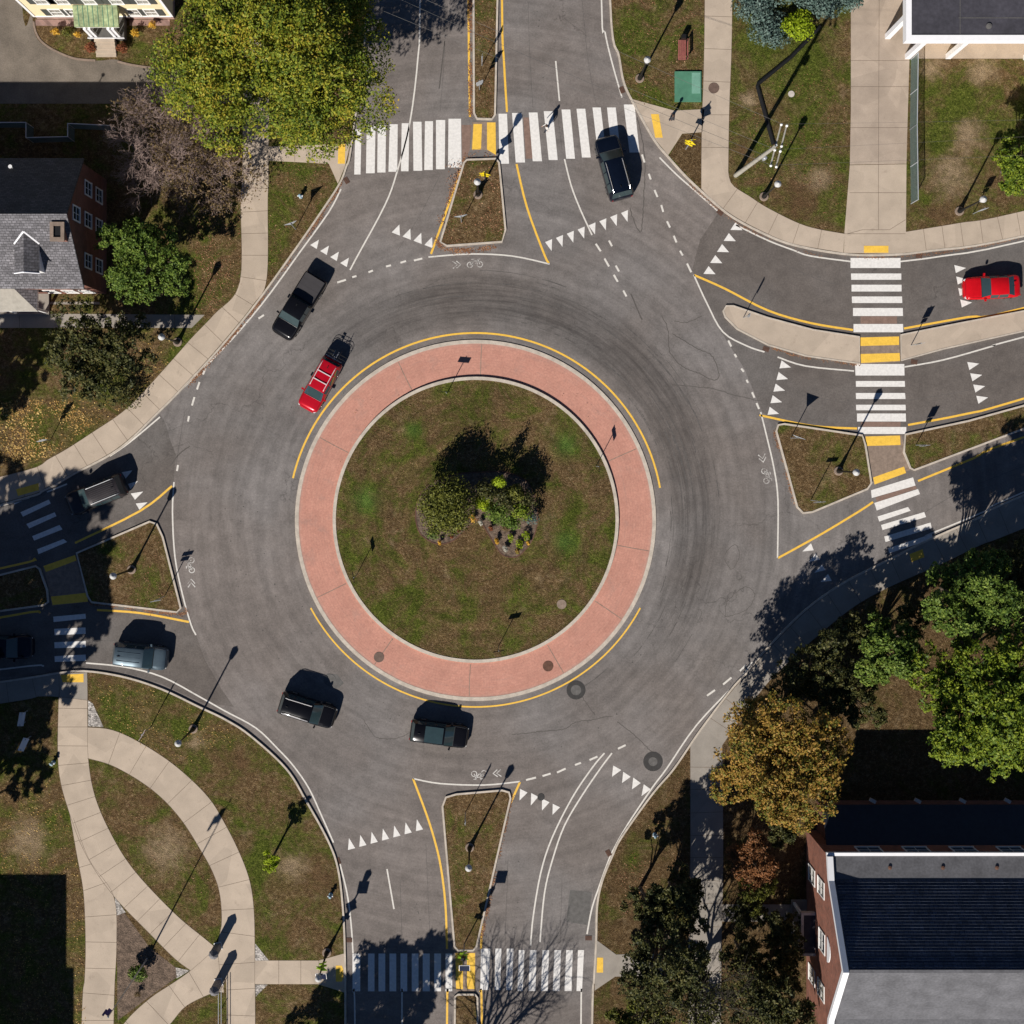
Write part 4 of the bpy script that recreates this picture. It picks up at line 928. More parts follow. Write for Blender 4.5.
    for sx in D['wheels']:
        for sg in (1, -1):
            X = L/2-sx*L; R = .345 if Hh > 1.6 else .325
            wl = empty('wheel', (X, sg*(w-.10), R)); wl.parent = e
            t = MB(); pr = [(.18,-.11),(R-.02,-.11),(R,-.08),(R,.08),(R-.02,.11),(.18,.11)]; t.lathe((0,0,0), pr, 20); t = t.build('tyre', 'tyre', wl, True, 40); t.rotation_euler = (math.radians(90),0,0)
            r_ = MB(); r_.lathe((0,0,0), [(.21,-.115),(.21,.115),(.12,.12),(.05,.10)] if sg < 0 else [(.05,-.10),(.12,-.12),(.21,-.115),(.21,.115)], 16); r_ = r_.build('rim', 'rim', wl, True, 40); r_.rotation_euler = (math.radians(90),0,0)
            a_ = MB(); a_.lathe((X, 0, R), [(R+.06,-.006),(R+.06,.006)], 24); ao = a_.v[:]; a_.v = [(X+(p[0]-X), sg*(w*.985)+(p[2]-R), R+(p[1])) for p in ao]; a_.build('wheel_arch', 'black', e)
    for sg in (1, -1):
        s = MB(); s.cbox((L/2-.035*L-.02, sg*w*.70, .72 if Hh > 1.6 else .62), (.16,.26,.10), -sg*.6); s.build('headlight', 'headlight', e)
        s = MB(); s.cbox((-L/2+.045, sg*w*.72, .80 if Hh > 1.6 else .72), (.07,.22,.16), sg*.25); s.build('tail_light', 'tail', e)
        s = MB(); c = inter(cw+.05, 3); s.cbox((c.x, sg*(w+.09), zb+.08), (.14,.22,.16), sg*.15); s.build('mirror', paint, e)
    s = MB(); s.cbox((L/2-.012*L, 0, .42), (.10, w*1.1, .20)); s.build('grille', 'black', e)
    zr = Hh
    if rails:
        for sg in (1, -1):
            s = MB(); s.tube([(L/2-.43*L, sg*w*.66, zr-.0), (L/2-.46*L, sg*w*.66, zr+.06), (L/2-.86*L, sg*w*.66, zr+.06), (L/2-.90*L, sg*w*.66, zr-.03)], .028, 6); s.build('roof_rail', rails, e)
    if bars:
        for f in bars: s = MB(); s.cbox((L/2-f*L, 0, zr+.09), (.07, w*1.4, .03)); s.build('crossbar', rails or 'railwhite', e)
    for k in range(ribs):
        yy = (-1+2*(k+.5)/ribs)*w*.56; s = MB(); s.cbox((L/2-.665*L, yy, zr+.018), (.42*L, .035, .025)); s.build('roof_rib', 'bedcover' if ribs > 4 else paint, e)
    s = MB(); s.cbox((L/2-.84*L if kind != 'pickup' else L/2-.5*L, 0, zr+.04), (.18,.05,.08)); s.build('aerial', 'black', e)
    return e, w, L
def a_of(side, i):
    for a, b in side:
        if a <= i < b: return a
e, w, L = vehicle('pickup', 'pickup_truck', 297.5,305.5, (-35,57), 5.55, 2.0, 1.88, 'carblack', 'black pickup truck with grey bed cover in the outer lane, upper left', 'pickup truck')
s = MB(); s.box(-L/2+.14, -w*.86, 1.12, -L/2+.38*L, w*.86, 1.16)
for k in range(1, 4): x = -L/2+.14+(.38*L-.14)*k/4; s.box(x-.02,-w*.86,1.158,x+.02,w*.86,1.168)
s.build('bed_cover', 'bedcover', e)
e, w, L = vehicle('suv', 'hatchback_car', 319,384.5, (-27,49), 4.5, 1.8, 1.62, 'red', 'dark red wagon with silver roof bars carrying bicycles at its tail', 'car', rails='railwhite', bars=(.56,.72))
s = MB(); s.tube([(-L/2,0,.45),(-L/2-.55,0,.45)], .03, 6); s.tube([(-L/2-.25,0,.45),(-L/2-.25,0,1.15)], .03, 6)
for sg in (1, -1): s.tube([(-L/2-.25,sg*.16,1.12),(-L/2-.75,sg*.16,1.17)], .02, 6)
s.tube([(-L/2-.1,-.7,1.05),(-L/2-.1,.7,1.05)], .022, 6)
s.build('bike_rack', 'chrome', e)
def bicycle(parent, off, label):
    m_ = Matrix.Rotation(parent.rotation_euler.z, 4, 'Z'); p = m_ @ Vector((-L/2-off, 0, .42))
    b = empty('bicycle', parent.location+p, parent.rotation_euler.z+math.pi/2, label, 'bicycle', 'bicycles hung on the red wagon')
    for x in (-.52, .52):
        t = MB(); t.tube([(x+.34*math.cos(a*math.pi/12), 0, .34+.34*math.sin(a*math.pi/12)) for a in range(25)], .022, 6, cap=False); wl = t.build('wheel', 'tyre', b)
        t = MB()
        for k in range(12): a = k*math.pi/6; t.tube([(x,0,.34),(x+.33*math.cos(a),0,.34+.33*math.sin(a))], .003, 3)
        t.build('spokes', 'chrome', wl)
    t = MB()
    for a_, c_ in (((-.52,.34),(-.12,.30)),((-.12,.30),(-.25,.82)),((-.25,.80),(.36,.80)),((.38,.72),(-.12,.30)),((-.52,.34),(-.23,.74)),((.36,.90),(.52,.34))): t.tube([(a_[0],0,a_[1]),(c_[0],0,c_[1])], .02, 6)
    t.build('frame', 'carnavy', b)
    t = MB(); t.cbox((-.27,0,.88),(.26,.14,.06)); t.build('saddle', 'black', b)
    t = MB(); t.tube([(.34,-.30,.98),(.38,0,.95),(.34,.30,.98)], .016, 6); t.build('handlebar', 'black', b)
bicycle(e, .34, 'dark bicycle on the rack, next to the red wagon tailgate'); bicycle(e, .62, 'dark bicycle on the rack, outermost behind the red wagon')
vehicle('suv', 'large_suv', 614.5,166, (-17,-62), 5.15, 2.02, 1.88, 'carnavy', 'black high-roofed SUV with roof rails leaving on the top crosswalk', 'SUV', rails='chrome')
vehicle('sedan', 'coupe_car', 993.3,286.8, (-56,3), 4.45, 1.84, 1.40, 'brightred', 'bright red coupe on the right-hand road', 'car')
vehicle('suv', 'minivan', 94,495, (-55,22), 4.85, 1.92, 1.75, 'cargrey', 'dull grey ribbed-roof minivan leaving at left', 'minivan', rails='gal', ribs=7)
vehicle('suv', 'compact_suv', 138.5,657.5, (52,6), 4.35, 1.86, 1.85, 'carblue', 'pale steel blue boxy car entering from lower left', 'SUV', ribs=3)
vehicle('suv', 'dark_wagon', 306.5,711.5, (55,17), 4.6, 1.86, 1.78, 'carblack', 'black wagon with bright roof rails, lower left of circle', 'SUV', rails='railwhite')
vehicle('suv', 'hatchback_car', 439,735, (59,8), 4.65, 1.82, 1.55, 'carblack', 'black car with glass roof panel just under the pink apron', 'car', sunroof=True)
vehicle('suv', 'hatchback_car', 2,648, (59,0), 4.6, 1.85, 1.6, 'carnavy', 'dark car in deep shade at the left edge', 'car')

# ------------------------------------------------------------------ people
def person(px, py, rz, label, top, extra=None):
    e = empty('person', (*P(px, py), .0), rz, label, 'person')
    V = []; E = []; R = []
    def v(p, r, par=None):
        V.append(p); R.append(r)
        if par is not None: E.append((par, len(V)-1))
        return len(V)-1
    pel = v((0,0,.98), .15); ab = v((0,0,1.12), .135, pel); ch = v((.02,0,1.34), .16, ab); nk = v((.03,0,1.50), .06, ch); h1 = v((.05,0,1.60), .085, nk); h2 = v((.06,0,1.70), .095, h1); v((.05,0,1.77), .06, h2)
    v((.155,0,1.66), .02, h2)
    for sg in (1, -1):
        st_ = sg*.16
        hp = v((0,sg*.10,.93), .10, pel); kn = v((.10+st_*.45,sg*.10,.52), .065, hp); an = v((st_*.95-.06,sg*.10,.10), .042, kn); v((st_*.95+.12,sg*.11,.05), .035, an)
        sh = v((.01,sg*.19,1.42), .06, ch); el = v((-st_*.35-.02,sg*.25,1.15), .042, sh); wr = v((-st_*.8+.12,sg*.25,.93), .028, el)
        pa = v((-st_*.9+.15,sg*.245,.87), .032, wr)
        for k in range(4): f1 = v((-st_*.9+.17+.018*k-.03,sg*(.235+.004*k),.80), .009, pa); v((-st_*.9+.185+.018*k-.03,sg*.225,.775+.004*abs(k-1.5)), .008, f1)
        t1 = v((-st_*.9+.20,sg*.225,.85), .010, wr)
    me = bpy.data.meshes.new('person_body'); me.from_pydata(V, E, []); o = bpy.data.objects.new('body', me); col.objects.link(o)
    md = o.modifiers.new('skin', 'SKIN'); md.use_smooth_shade = True
    for i, sv in enumerate(me.skin_vertices[0].data): sv.radius = (R[i], R[i]); sv.use_root = (i == 0)
    o.modifiers.new('sub', 'SUBSURF').levels = 1
    dg = bpy.context.evaluated_depsgraph_get(); m2 = bpy.data.meshes.new_from_object(o.evaluated_get(dg)); m2.name = 'body'
    col.objects.unlink(o); bpy.data.objects.remove(o)
    o = bpy.data.objects.new('body', m2); col.objects.link(o); o.parent = e
    m2.materials.clear()
    for k in ('skin', top, 'denim', 'black'): m2.materials.append(M[k])
    for p in m2.polygons:
        c = p.center; p.material_index = 0 if c.z > 1.50 or (c.z < .96 and abs(c.y) > .20 and c.z > .7) else 1 if c.z > .95 else 3 if c.z < .1 else 2
    s = MB(); s.lathe((.035,0,1.66), [(.10,-.05),(.112,0),(.105,.08),(.07,.14),(.02,.165)], 12); s.build('hair', 'hair', e, True, 60)
    s = MB(); s.cbox((.152,.035,1.70),(.012,.02,.012)); s.cbox((.152,-.035,1.70),(.012,.02,.012)); s.build('eyes', 'black', e)
    return e
person(546.3,130.5, math.radians(200), 'person in pale top walking across the top crosswalk', 'shirt')
person(671,120.5, math.radians(150), 'person in dark jacket on the walk below the green utility cover', 'jacket')

# ------------------------------------------------------------------ buildings
def wall_win(parent, x0, x1, z0, z1, y, axis, frame='trimwhite', shutters=False, sgn=-1, name='window', pane='winglass', light=False):
    """window on a wall facing sgn along the other axis; x0..x1 along `axis`"""
    w = MB(); t = .06
    def bx(mb, a, b, c, d, o0, o1):
        o0, o1 = sorted((y+sgn*o0, y+sgn*o1))
        if axis == 'x': mb.box(a, o0, c, b, o1, d)
        else: mb.box(o0, a, c, o1, b, d)
    bx(w, x0-.10, x1+.10, z1, z1+.12, 0, t); bx(w, x0-.12, x1+.12, z0-.10, z0, 0, t+.04); bx(w, x0-.10, x0, z0, z1, 0, t); bx(w, x1, x1+.10, z0, z1, 0, t)
    bx(w, x0, x1, (z0+z1)/2-.03, (z0+z1)/2+.03, 0, t-.01); bx(w, (x0+x1)/2-.015, (x0+x1)/2+.015, z0, z1, 0, t-.02)
    fr = w.build(name, frame, parent)
    p = MB(); bx(p, x0, x1, z0, z1, 0, .015); p.build('pane', pane, fr)
    if shutters:
        for a, b in ((x0-.62, x0-.12), (x1+.12, x1+.62)):
            s = MB(); bx(s, a, b, z0-.05, z1+.05, 0, .05)
            s.build('shutter', 'shutter', parent)
def gable_x(mb, x0, x1, yr, ys, yn, ze, zr, mi=0, th=.15):
    """two roof slopes with thickness, ridge along x"""
    for yy in (ys, yn):
        mb.add([(x0,yy,ze),(x1,yy,ze),(x1,yr,zr),(x0,yr,zr),(x0,yy,ze-th),(x1,yy,ze-th),(x1,yr,zr-th),(x0,yr,zr-th)],
               [(0,1,2,3),(4,7,6,5),(0,4,5,1),(1,5,6,2),(3,2,6,7),(0,3,7,4)], mi)
# --- brick house at left
X1 = P(107,0)[0]; X0 = P(-140,0)[0]; yr = P(0,237)[1]; ys = P(0,294)[1]; yn = P(0,180)[1]
e = empty('brick_house', (0,0,0), 0, 'three-storey brick house with grey shingle gable roof at left', 'house')
ze, zr = 7.0, 11.0
mb = MB(); mb.add([(X0,ys,0),(X1,ys,0),(X1,yn,0),(X0,yn,0),(X0,ys,ze),(X1,ys,ze),(X1,yn,ze),(X0,yn,ze),(X0,yr,zr-.2),(X1,yr,zr-.2)],
       [(0,1,5,4),(1,2,6,9,5),(2,3,7,6),(3,0,4,8,7)]); mb.build('wall', 'brick2', e)
def roof_slope(name, x0, x1, ya, za, yb, zb, mat, parent, th=.14):
    o = bpy.data.objects.new(name, None)
    L = math.hypot(yb-ya, zb-za); m = MB(); m.box(0,0,-th,x1-x0,L,0); r = m.build(name, mat, parent)
    r.location = (x0, ya, za); r.rotation_euler = (math.atan2(zb-za, yb-ya), 0, 0); return r
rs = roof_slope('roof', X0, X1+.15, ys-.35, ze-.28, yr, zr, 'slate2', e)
m = MB(); L_ = math.hypot(yr-yn-.35, zr-ze+.28); m.box(0,0,-.14,X1+.15-X0,L_,0); rn = m.build('roof', 'slate', e)  # north slope gets a darker slate, its lack of sun put into the colour
rn.location = (X1+.15, yn+.35, ze-.28); rn.rotation_euler = Matrix(((-1,0,0),(0,-(yn+.35-yr)/L_,0),(0,0,1))).to_euler() if False else (math.atan2(zr-ze+.28, yn+.35-yr), 0, math.pi)
for yp in (201, 231, 270):
    yy = P(0,yp)[1]
    for z0_ in (1.6, 4.5)+((7.5,) if yp == 231 else ()): wall_win(e, yy-.48, yy+.48, z0_, z0_+1.5, X1, 'y', 'trimwhite', sgn=1)
for xx in (60, 78, 94): wall_win(e, P(xx,0)[0]-.4, P(xx,0)[0]+.4, 4.5, 5.9, ys, 'x', 'trimwhite', sgn=-1); wall_win(e, P(xx,0)[0]-.4, P(xx,0)[0]+.4, 1.3, 2.8, ys, 'x', 'trimwhite', sgn=-1)
mb = MB(); mb.box(P(50,0)[0], ys-.1, 6.3, X1+.05, ys-.002, 6.55); mb.build('cornice', 'trimwhite', e)
cxp, cyp = at(58,231,10.6)
mb = MB(); mb.box(cxp-.38,cyp-.6,8.0,cxp+.38,cyp+.55,10.7); ch_ = mb.build('chimney', 'brick', rs); ch_.matrix_parent_inverse = Matrix.LocRotScale(rs.location, rs.rotation_euler, None).inverted()
mb = MB()
mb.box(cxp-.52,cyp-.77,10.7,cxp+.52,cyp-.48,10.85); mb.box(cxp-.52,cyp+.35,10.7,cxp+.52,cyp+.62,10.85); mb.box(cxp-.52,cyp-.48,10.7,cxp-.26,cyp+.35,10.85); mb.box(cxp+.26,cyp-.48,10.7,cxp+.52,cyp+.35,10.85); mb.build('chimney_cap', 'rust', ch_); MB().box(cxp-.26,cyp-.48,10.702,cxp+.26,cyp+.35,10.72).build('flue', 'black', ch_)
# dormer
dx = at(25.5,0,9.6)[0]; yf = P(0,285)[1]; ybk = P(0,251.4)[1]; w_ = .92; zr_, zs_ = 10.0, 9.3; ybs = ybk-.75
mb = MB(); mb.add([(dx-w_+.1,yf,7.3),(dx+w_-.1,yf,7.3),(dx+w_-.1,yf,zs_),(dx,yf,zr_-.06),(dx-w_+.1,yf,zs_),(dx-w_+.1,ybs,zs_),(dx+w_-.1,ybs,zs_)], [(0,1,2,3,4),(1,6,2),(0,4,5)]); d_ = mb.build('dormer', 'trimwhite', e)
for sg in (1, -1):
    MB().add([(dx+sg*w_,yf-.2,zs_-.02),(dx,yf-.2,zr_),(dx,ybk,zr_),(dx+sg*w_,ybs,zs_-.02)], [(0,1,2,3)]).build('dormer_roof', 'slate2', d_)
    MB().tube([(dx+sg*w_,ybs,zs_+.03),(dx,ybk+.05,zr_+.05)], .07, 5).build('valley_flashing', 'coping', d_)
MB().tube([(dx-w_,yf-.22,zs_-.03),(dx,yf-.22,zr_-.02),(dx+w_,yf-.22,zs_-.03)], .06, 5).build('dormer_trim', 'coping', d_)
# north edge satellite dish
sx, sy = at(11,167,7.8)
mb = MB(); mb.lathe((sx,sy,7.9), [(.03,0),(.12,.05),(.15,.1)], 10); mb.tube([(sx,sy,7.3),(sx,sy,7.95)], .04, 6); mb.build('satellite_dish', 'signwhite', e)
# porch with hipped roof
px0, px1 = P(-60,0)[0], at(37,0,3.2)[0]; pyn = ys; pys = at(0,311,3.2)[1]
mb = MB(); xm = at(15,0,3.6)[0]; mb.add([(px0,pys,3.1),(px1,pys,3.1),(xm,pyn,3.9),(px0,pyn,3.9)], [(0,1,2,3)]); pr_ = mb.build('porch_roof', 'lightroof', e)
mb = MB(); mb.add([(px1,pys,3.1),(px1,pyn,3.1),(xm,pyn,3.9)], [(0,1,2)]); mb.build('roof_hip', 'slate2', pr_)
mb = MB(); mb.box(px0,pys,2.85,px1,pys+.12,3.09); mb.box(px1-.12,pys+.12,2.85,px1,pyn-.01,3.09); mb.build('porch_beam', 'trimwhite', e)
for xx in (px1-.2, px1-2.6): MB().box(xx-.1,pys+.1,.1,xx+.1,pys+.3,2.84).build('porch_post', 'trimwhite', e)
MB().box(px0,pys,.1,px1,pyn-.01,.35).build('porch_floor', 'conc3', e)
# --- yellow house at top left
e = empty('yellow_house', (0,0,0), 0, 'pale yellow clapboard house with dark shutters at top left', 'house')
HX0, HX1 = P(38,0)[0], P(175,0)[0]; HY = P(0,19.5)[1]; HN = HY+10
MB().box(HX0,HY,.0,HX1,HN,.9).build('foundation', 'stone', e)
MB().box(HX0-.03,HY-.03,.9,HX1+.03,HN,7.2).build('wall', 'siding', e)
mb = MB(); mb.box(HX0-.08,HY-.08,.9,HX0+.12,HY-.03,7.2); mb.box(HX1-.12,HY-.08,.9,HX1+.08,HY-.03,7.2); mb.box(HX0+.12,HY-.08,.85,HX1-.12,HY-.03,1.02); mb.box(HX0-.08,HY-.03,.9,HX0-.03,HY+.2,7.2); mb.build('corner_trim', 'coping', e)
mb = MB()
for sg, yy in ((1, HY-.5), (-1, HN+.5)): mb.add([(HX0-.4,yy,7.1),(HX1+.4,yy,7.1),(HX1+.4,HY+5,10),(HX0-.4,HY+5,10)], [(0,1,2,3) if sg > 0 else (3,2,1,0)])
for xx in (HX0, HX1): mb.add([(xx,HY,7.15),(xx,HN,7.15),(xx,HY+5,9.9)], [(0,1,2)])
mb.build('roof', 'slate', e)
for xx in (64, 80, 140, 157): wall_win(e, P(xx,0)[0]-.4, P(xx,0)[0]+.4, 1.25, 2.65, HY-.03, 'x', shutters=xx in (64,157), pane='curtain')
for xx in (60, 80, 106, 132, 157): wall_win(e, P(xx,0)[0]-.4, P(xx,0)[0]+.4, 4.1, 5.6, HY-.03, 'x', shutters=True, pane='curtain')
PX0, PX1 = P(87,0)[0], P(130,0)[0]; PY = P(0,39.5)[1]
MB().add([(PX0,PY,3.35),(PX1,PY,3.35),(PX1,HY-.1,3.9),(PX0,HY-.1,3.9),(PX0,PY,3.2),(PX1,PY,3.2),(PX1,HY-.1,3.2),(PX0,HY-.1,3.2)], [(0,1,2,3),(4,7,6,5),(0,4,5,1),(1,5,6,2),(3,7,4,0)]).build('porch_roof', 'metalgreen', e)
mb = MB()
for k in range(1, 9): xx = PX0+(PX1-PX0)*k/9; mb.add([(xx-.02,PY,3.385),(xx+.02,PY,3.385),(xx+.02,HY-.1,3.935),(xx-.02,HY-.1,3.935)], [(0,1,2,3)])
mb.build('roof_seams', 'green', e)
MB().box(PX0+.05,PY+.05,2.95,PX1-.05,PY+.22,3.19).build('porch_beam', 'trimwhite', e)
MB().box(P(91,0)[0],P(0,41)[1],.1,P(127,0)[0],HY-.1,.9).build('porch_floor', 'patchgrey', e)
MB().box(P(91,0)[0]-.02,P(0,41.6)[1],.8,P(127,0)[0]+.02,P(0,41)[1]-.002,.92).build('floor_edge', 'coping', e)
for xx in (95, 99.5, 118, 122.5): MB().box(P(xx,0)[0]-.1,P(0,40.6)[1],.92,P(xx,0)[0]+.1,P(0,40.6)[1]+.2,2.94).build('porch_column', 'coping', e)
mb = MB()
for k in range(5): mb.box(P(97,0)[0], P(0,57.5-k*3.2)[1], .1, P(117,0)[0], P(0,57.5-(k+1)*3.2+.0)[1] if k < 4 else P(0,41.7)[1], .24+k*.14)
mb.build('front_steps', 'conc', e)
# --- white portico top right
e = empty('portico_building', (0,0,0), 0, 'flat dark-roofed building with white columns at top right', 'building')
rx0, ry0 = P(884.5,61.5); RX1 = P(1024+250,0)[0]; RY1 = ry0+16
MB().box(rx0+.42,ry0+.42,5.5,RX1,RY1,5.62).build('roof', 'membrane', e)
mb = MB(); mb.box(rx0,ry0,4.9,RX1,ry0+.42,5.72); mb.box(rx0,ry0+.42,4.9,rx0+.42,RY1,5.72); mb.build('fascia', 'coping', e)
mb = MB()
for xx in (960, 1030): X = at(xx,0,5.6)[0]; mb.box(X-.02,ry0+.42,5.62,X+.02,RY1,5.635)
mb.box(rx0+4,P(0,40)[1],5.621,RX1,P(0,40)[1]+.05,5.636); mb.lathe((*at(989,26,5.7),5.62), [(.22,0),(.22,.12),(.10,.14)], 12); mb.build('roof_fittings', 'patchgrey', e)
for xx, yy in ((887,37),(907,57),(947.5,57),(1025,58)):
    X, Y = P(xx,yy); c_ = MB(); c_.box(X-.2,Y-.2,.12,X+.2,Y+.2,4.9 if yy > 50 else 4.9); c_.build('column', 'coping', e)
MB().box(P(913,0)[0],P(0,44)[1],.12,RX1,RY1,4.89).build('wall', 'siding', e)
MB().box(P(909,0)[0],P(0,58.6)[1],.1,RX1,P(0,44)[1]-.002,.16).build('floor', 'conc2', e)
MB().box(P(905,0)[0],ry0+.55,4.55,RX1,ry0+.8,4.88).build('inner_beam', 'coping', e)
# --- brick hall bottom right
e = empty('brick_hall', (0,0,0), 0, 'large brick building with grey gable roof, north slope shaded dark blue, at bottom right', 'building')
BX = P(806,0)[0]; BE = P(1024+300,0)[0]
yN, yF, yR, yF2, yS = (P(0,v)[1] for v in (829.5, 850.5, 916, 981, 1002))
zE, zF, zR = 6.9, 7.3, 11.5
prof = [(yN,0),(yN,zE),(yF,zF),(yR,zR),(yF2,zF),(yS,zE),(yS,0)]
mb = MB(); n = len(prof); mb.add([(BX,y,z-.05 if z else 0) for y, z in prof]+[(BE,y,z-.05 if z else 0) for y, z in prof], [tuple(range(n))]+[(0,1,n+1,n),(5,6,n+6,n+5)]); mb.build('wall', 'brick', e)
def slope(a, b, mat, nm, x0=BX+.3, x1=BE, th=.12):
    (ya, za), (yb, zb) = a, b; L_ = math.hypot(yb-ya, zb-za)
    m = MB(); m.box(0,0,-th,x1-x0,L_,0); r = m.build(nm, mat, e)
    r.rotation_euler = (math.atan2(zb-za, yb-ya) , 0, 0); r.location = (x0, ya, za)
    if yb < ya: r.location = (x0, ya, za); r.rotation_euler = (math.atan2(zb-za, yb-ya), 0, 0); me = r.data; me.transform(Matrix.Scale(-1, 4, (0,0,1))); me.flip_normals()
    return r
slope(prof[5], prof[4], 'greyroof', 'roof'); slope(prof[4], prof[3], 'greyroof', 'roof'); slope(prof[1], prof[2], 'greyroof', 'roof'); slope(prof[2], prof[3], 'slate_shade', 'roof')  # north slope takes a blue-black copy with its shade in the colour
# course lines on north slope, grazing sunlight put into their pale colour
mb = MB(); k = 0
for i in range(1, 28):
    t = i/28; y = lerp(yF, yR, t); z = lerp(zF, zR, t); mb.add([(BX+.6,y-.02,z+.0),(BE,y-.02,z+.0),(BE,y+.02,z+.06),(BX+.6,y+.02,z+.06),(BX+.6,y+.03,z+.0),(BE,y+.03,z+.0)], [(0,1,2,3),(3,2,5,4)])
mb.build('shingle_courses', 'course_lit', e)
mb = MB()
for a, b in zip(prof[1:5], prof[2:6]):
    mb.add([(BX-.06,a[0],a[1]-.1),(BX+.36,a[0],a[1]-.1),(BX+.36,a[0],a[1]+.35),(BX-.06,a[0],a[1]+.35),(BX-.06,b[0],b[1]-.1),(BX+.36,b[0],b[1]-.1),(BX+.36,b[0],b[1]+.35),(BX-.06,b[0],b[1]+.35)],
           [(3,2,6,7),(0,3,7,4),(1,5,6,2),(0,4,5,1)])
mb.build('gable_coping', 'coping', e)
MB().box(BX-.06,yN-.02,zE-.15,BE,yN+.22,zE+.12).build('eave_trim', 'coping', e)
MB().box(BX-.06,yS-.22,zE-.15,BE,yS+.02,zE+.12).build('eave_trim', 'coping', e)
MB().box(BX+.36,yR-.12,zR-.02,BE,yR+.10,zR+.06).build('ridge_cap', 'greyroof', e)
for xx in (890, 943, 997, 1050):
    X, Y = at(xx,868,7.2); MB().lathe((X,Y,7.1), [(.12,0),(.12,.08),(.15,.09),(.03,.13)], 8).build('roof_vent', 'ironbrown', e)
for yy in (867, 965):
    for z0_ in (4.2, 1.2): Y = P(0,yy)[1]; wall_win(e, Y-.55, Y+.55, z0_, z0_+1.8, BX, 'y', sgn=-1, pane='curtain')
Y = P(0,917)[1]; mb = MB(); mb.add([(BX-.05,Y+.95*math.cos(a*math.pi/12),7.0+.95*math.sin(a*math.pi/12)) for a in range(13)], [tuple(range(13))]); mb.add([(BX-.001,Y+.95*math.cos(a*math.pi/12),7.0+.95*math.sin(a*math.pi/12)) for a in range(13)]+[(BX-.05,Y+.95*math.cos(a*math.pi/12),7.0+.95*math.sin(a*math.pi/12)) for a in range(13)], [(i,i+1,14+i,13+i) for i in range(12)]); mb.build('fan_window', 'coping', e)
wall_win(e, Y-.7, Y+.7, 4.6, 6.2, BX, 'y', sgn=-1)
ex0, ex1 = P(792,0)[0], BX-.001; ey0, ey1 = P(0,941)[1], P(0,899)[1]
MB().box(ex0+.2,ey0+.2,3.0,ex1,ey1-.2,3.1).build('entry_roof', 'membrane', e)
mb = MB(); mb.box(ex0,ey0,2.8,ex0+.2,ey1,3.25); mb.box(ex0+.2,ey0,2.8,ex1,ey0+.2,3.25); mb.box(ex0+.2,ey1-.2,2.8,ex1,ey1,3.25); mb.build('entry_parapet', 'stonelight', e)
for yy in (ey0+.15, ey1-.35): MB().box(ex0+.02,yy,.1,ex0+.22,yy+.2,2.79).build('entry_column', 'trimwhite', e)
MB().box(ex0-.1,ey0,.1,ex1,ey1,.3).build('entry_step', 'conc3', e); MB().box(BX-.06,P(0,927)[1],.3,BX-.002,P(0,913)[1],2.5).build('door', 'shutter', e)
for k in range(9): X = P(850+k*45,0)[0]; wall_win(e, X-.85, X+.85, 4.95, 6.35, yN, 'x', sgn=1, pane='winglass')
# north wing
wx0 = P(816,0)[0]; wy1 = P(0,795)[1]
MB().box(wx0,yN+.01,0,BE,wy1-.4,2.9).build('wing_wall', 'brick2', e)
MB().add([(wx0-.2,yN+.01,4.3),(BE,yN+.01,4.3),(BE,wy1,3.0),(wx0-.2,wy1,3.0),(wx0-.2,yN+.01,4.15),(BE,yN+.01,4.15),(BE,wy1,2.88),(wx0-.2,wy1,2.88)], [(3,2,1,0),(0,4,7,3),(4,5,6,7),(3,7,6,2)]).build('wing_roof', 'seam', e)
mb = MB(); x = wx0
while x < BE: mb.add([(x-.015,yN+.02,4.34),(x+.015,yN+.02,4.34),(x+.015,wy1,3.04),(x-.015,wy1,3.04)], [(3,2,1,0)]); x += .45
mb.build('roof_seams', 'seam', e)
for xx in (873,918,963,1008): X, Y = at(xx,801,3.4); MB().cbox((X,Y,3.3),(.5,.25,.2),-.5).build('snow_guard', 'stonelight', e)
# --- buildings just outside the frame whose shadows fall into it
e = empty('corner_building', (0,0,0), 0, 'flat-roofed brick block beyond the lower left corner casting the square shadow', 'building')
MB().box(P(-300,0)[0],P(0,1300)[1],0,P(-22,0)[0],P(0,1043)[1],12).build('wall', 'brick', e); MB().box(P(-21.9,0)[0],P(0,1300)[1],0,P(-14,0)[0],P(0,1135)[1],12.0).build('wing', 'brick', e)
MB().box(P(-301,0)[0],P(0,1301)[1],12.002,P(-22,0)[0],P(0,1043)[1],12.1).build('roof', 'membrane', e)

# ------------------------------------------------------------------ foliage
rng = np.random.default_rng(11)
def leafmesh(name, pts, nrm, size, mat, parent=None):
    n = len(pts)
    t = rng.normal(size=(n,3)); t -= (t*nrm).sum(1)[:,None]*nrm; t /= np.linalg.norm(t,axis=1)[:,None]+1e-9
    b = np.cross(nrm, t); s = size*(.55+.9*rng.random((n,1)))
    v = np.stack([pts-t*s, pts+b*s*.55, pts+t*s, pts-b*s*.55], 1).reshape(-1,3)
    me = bpy.data.meshes.new(name); me.vertices.add(4*n); me.vertices.foreach_set('co', v.astype(np.float32).ravel())
    me.loops.add(4*n); me.loops.foreach_set('vertex_index', np.arange(4*n, dtype=np.int32))
    me.polygons.add(n); me.polygons.foreach_set('loop_start', np.arange(0,4*n,4,dtype=np.int32)); 
    me.update(calc_edges=True); me.validate()
    me.materials.append(mat if not isinstance(mat, str) else M[mat])
    o = bpy.data.objects.new(name, me); col.objects.link(o)
    if parent: o.parent = parent
    return o
def unit(n): d = rng.normal(size=(n,3)); return d/np.linalg.norm(d,axis=1)[:,None]
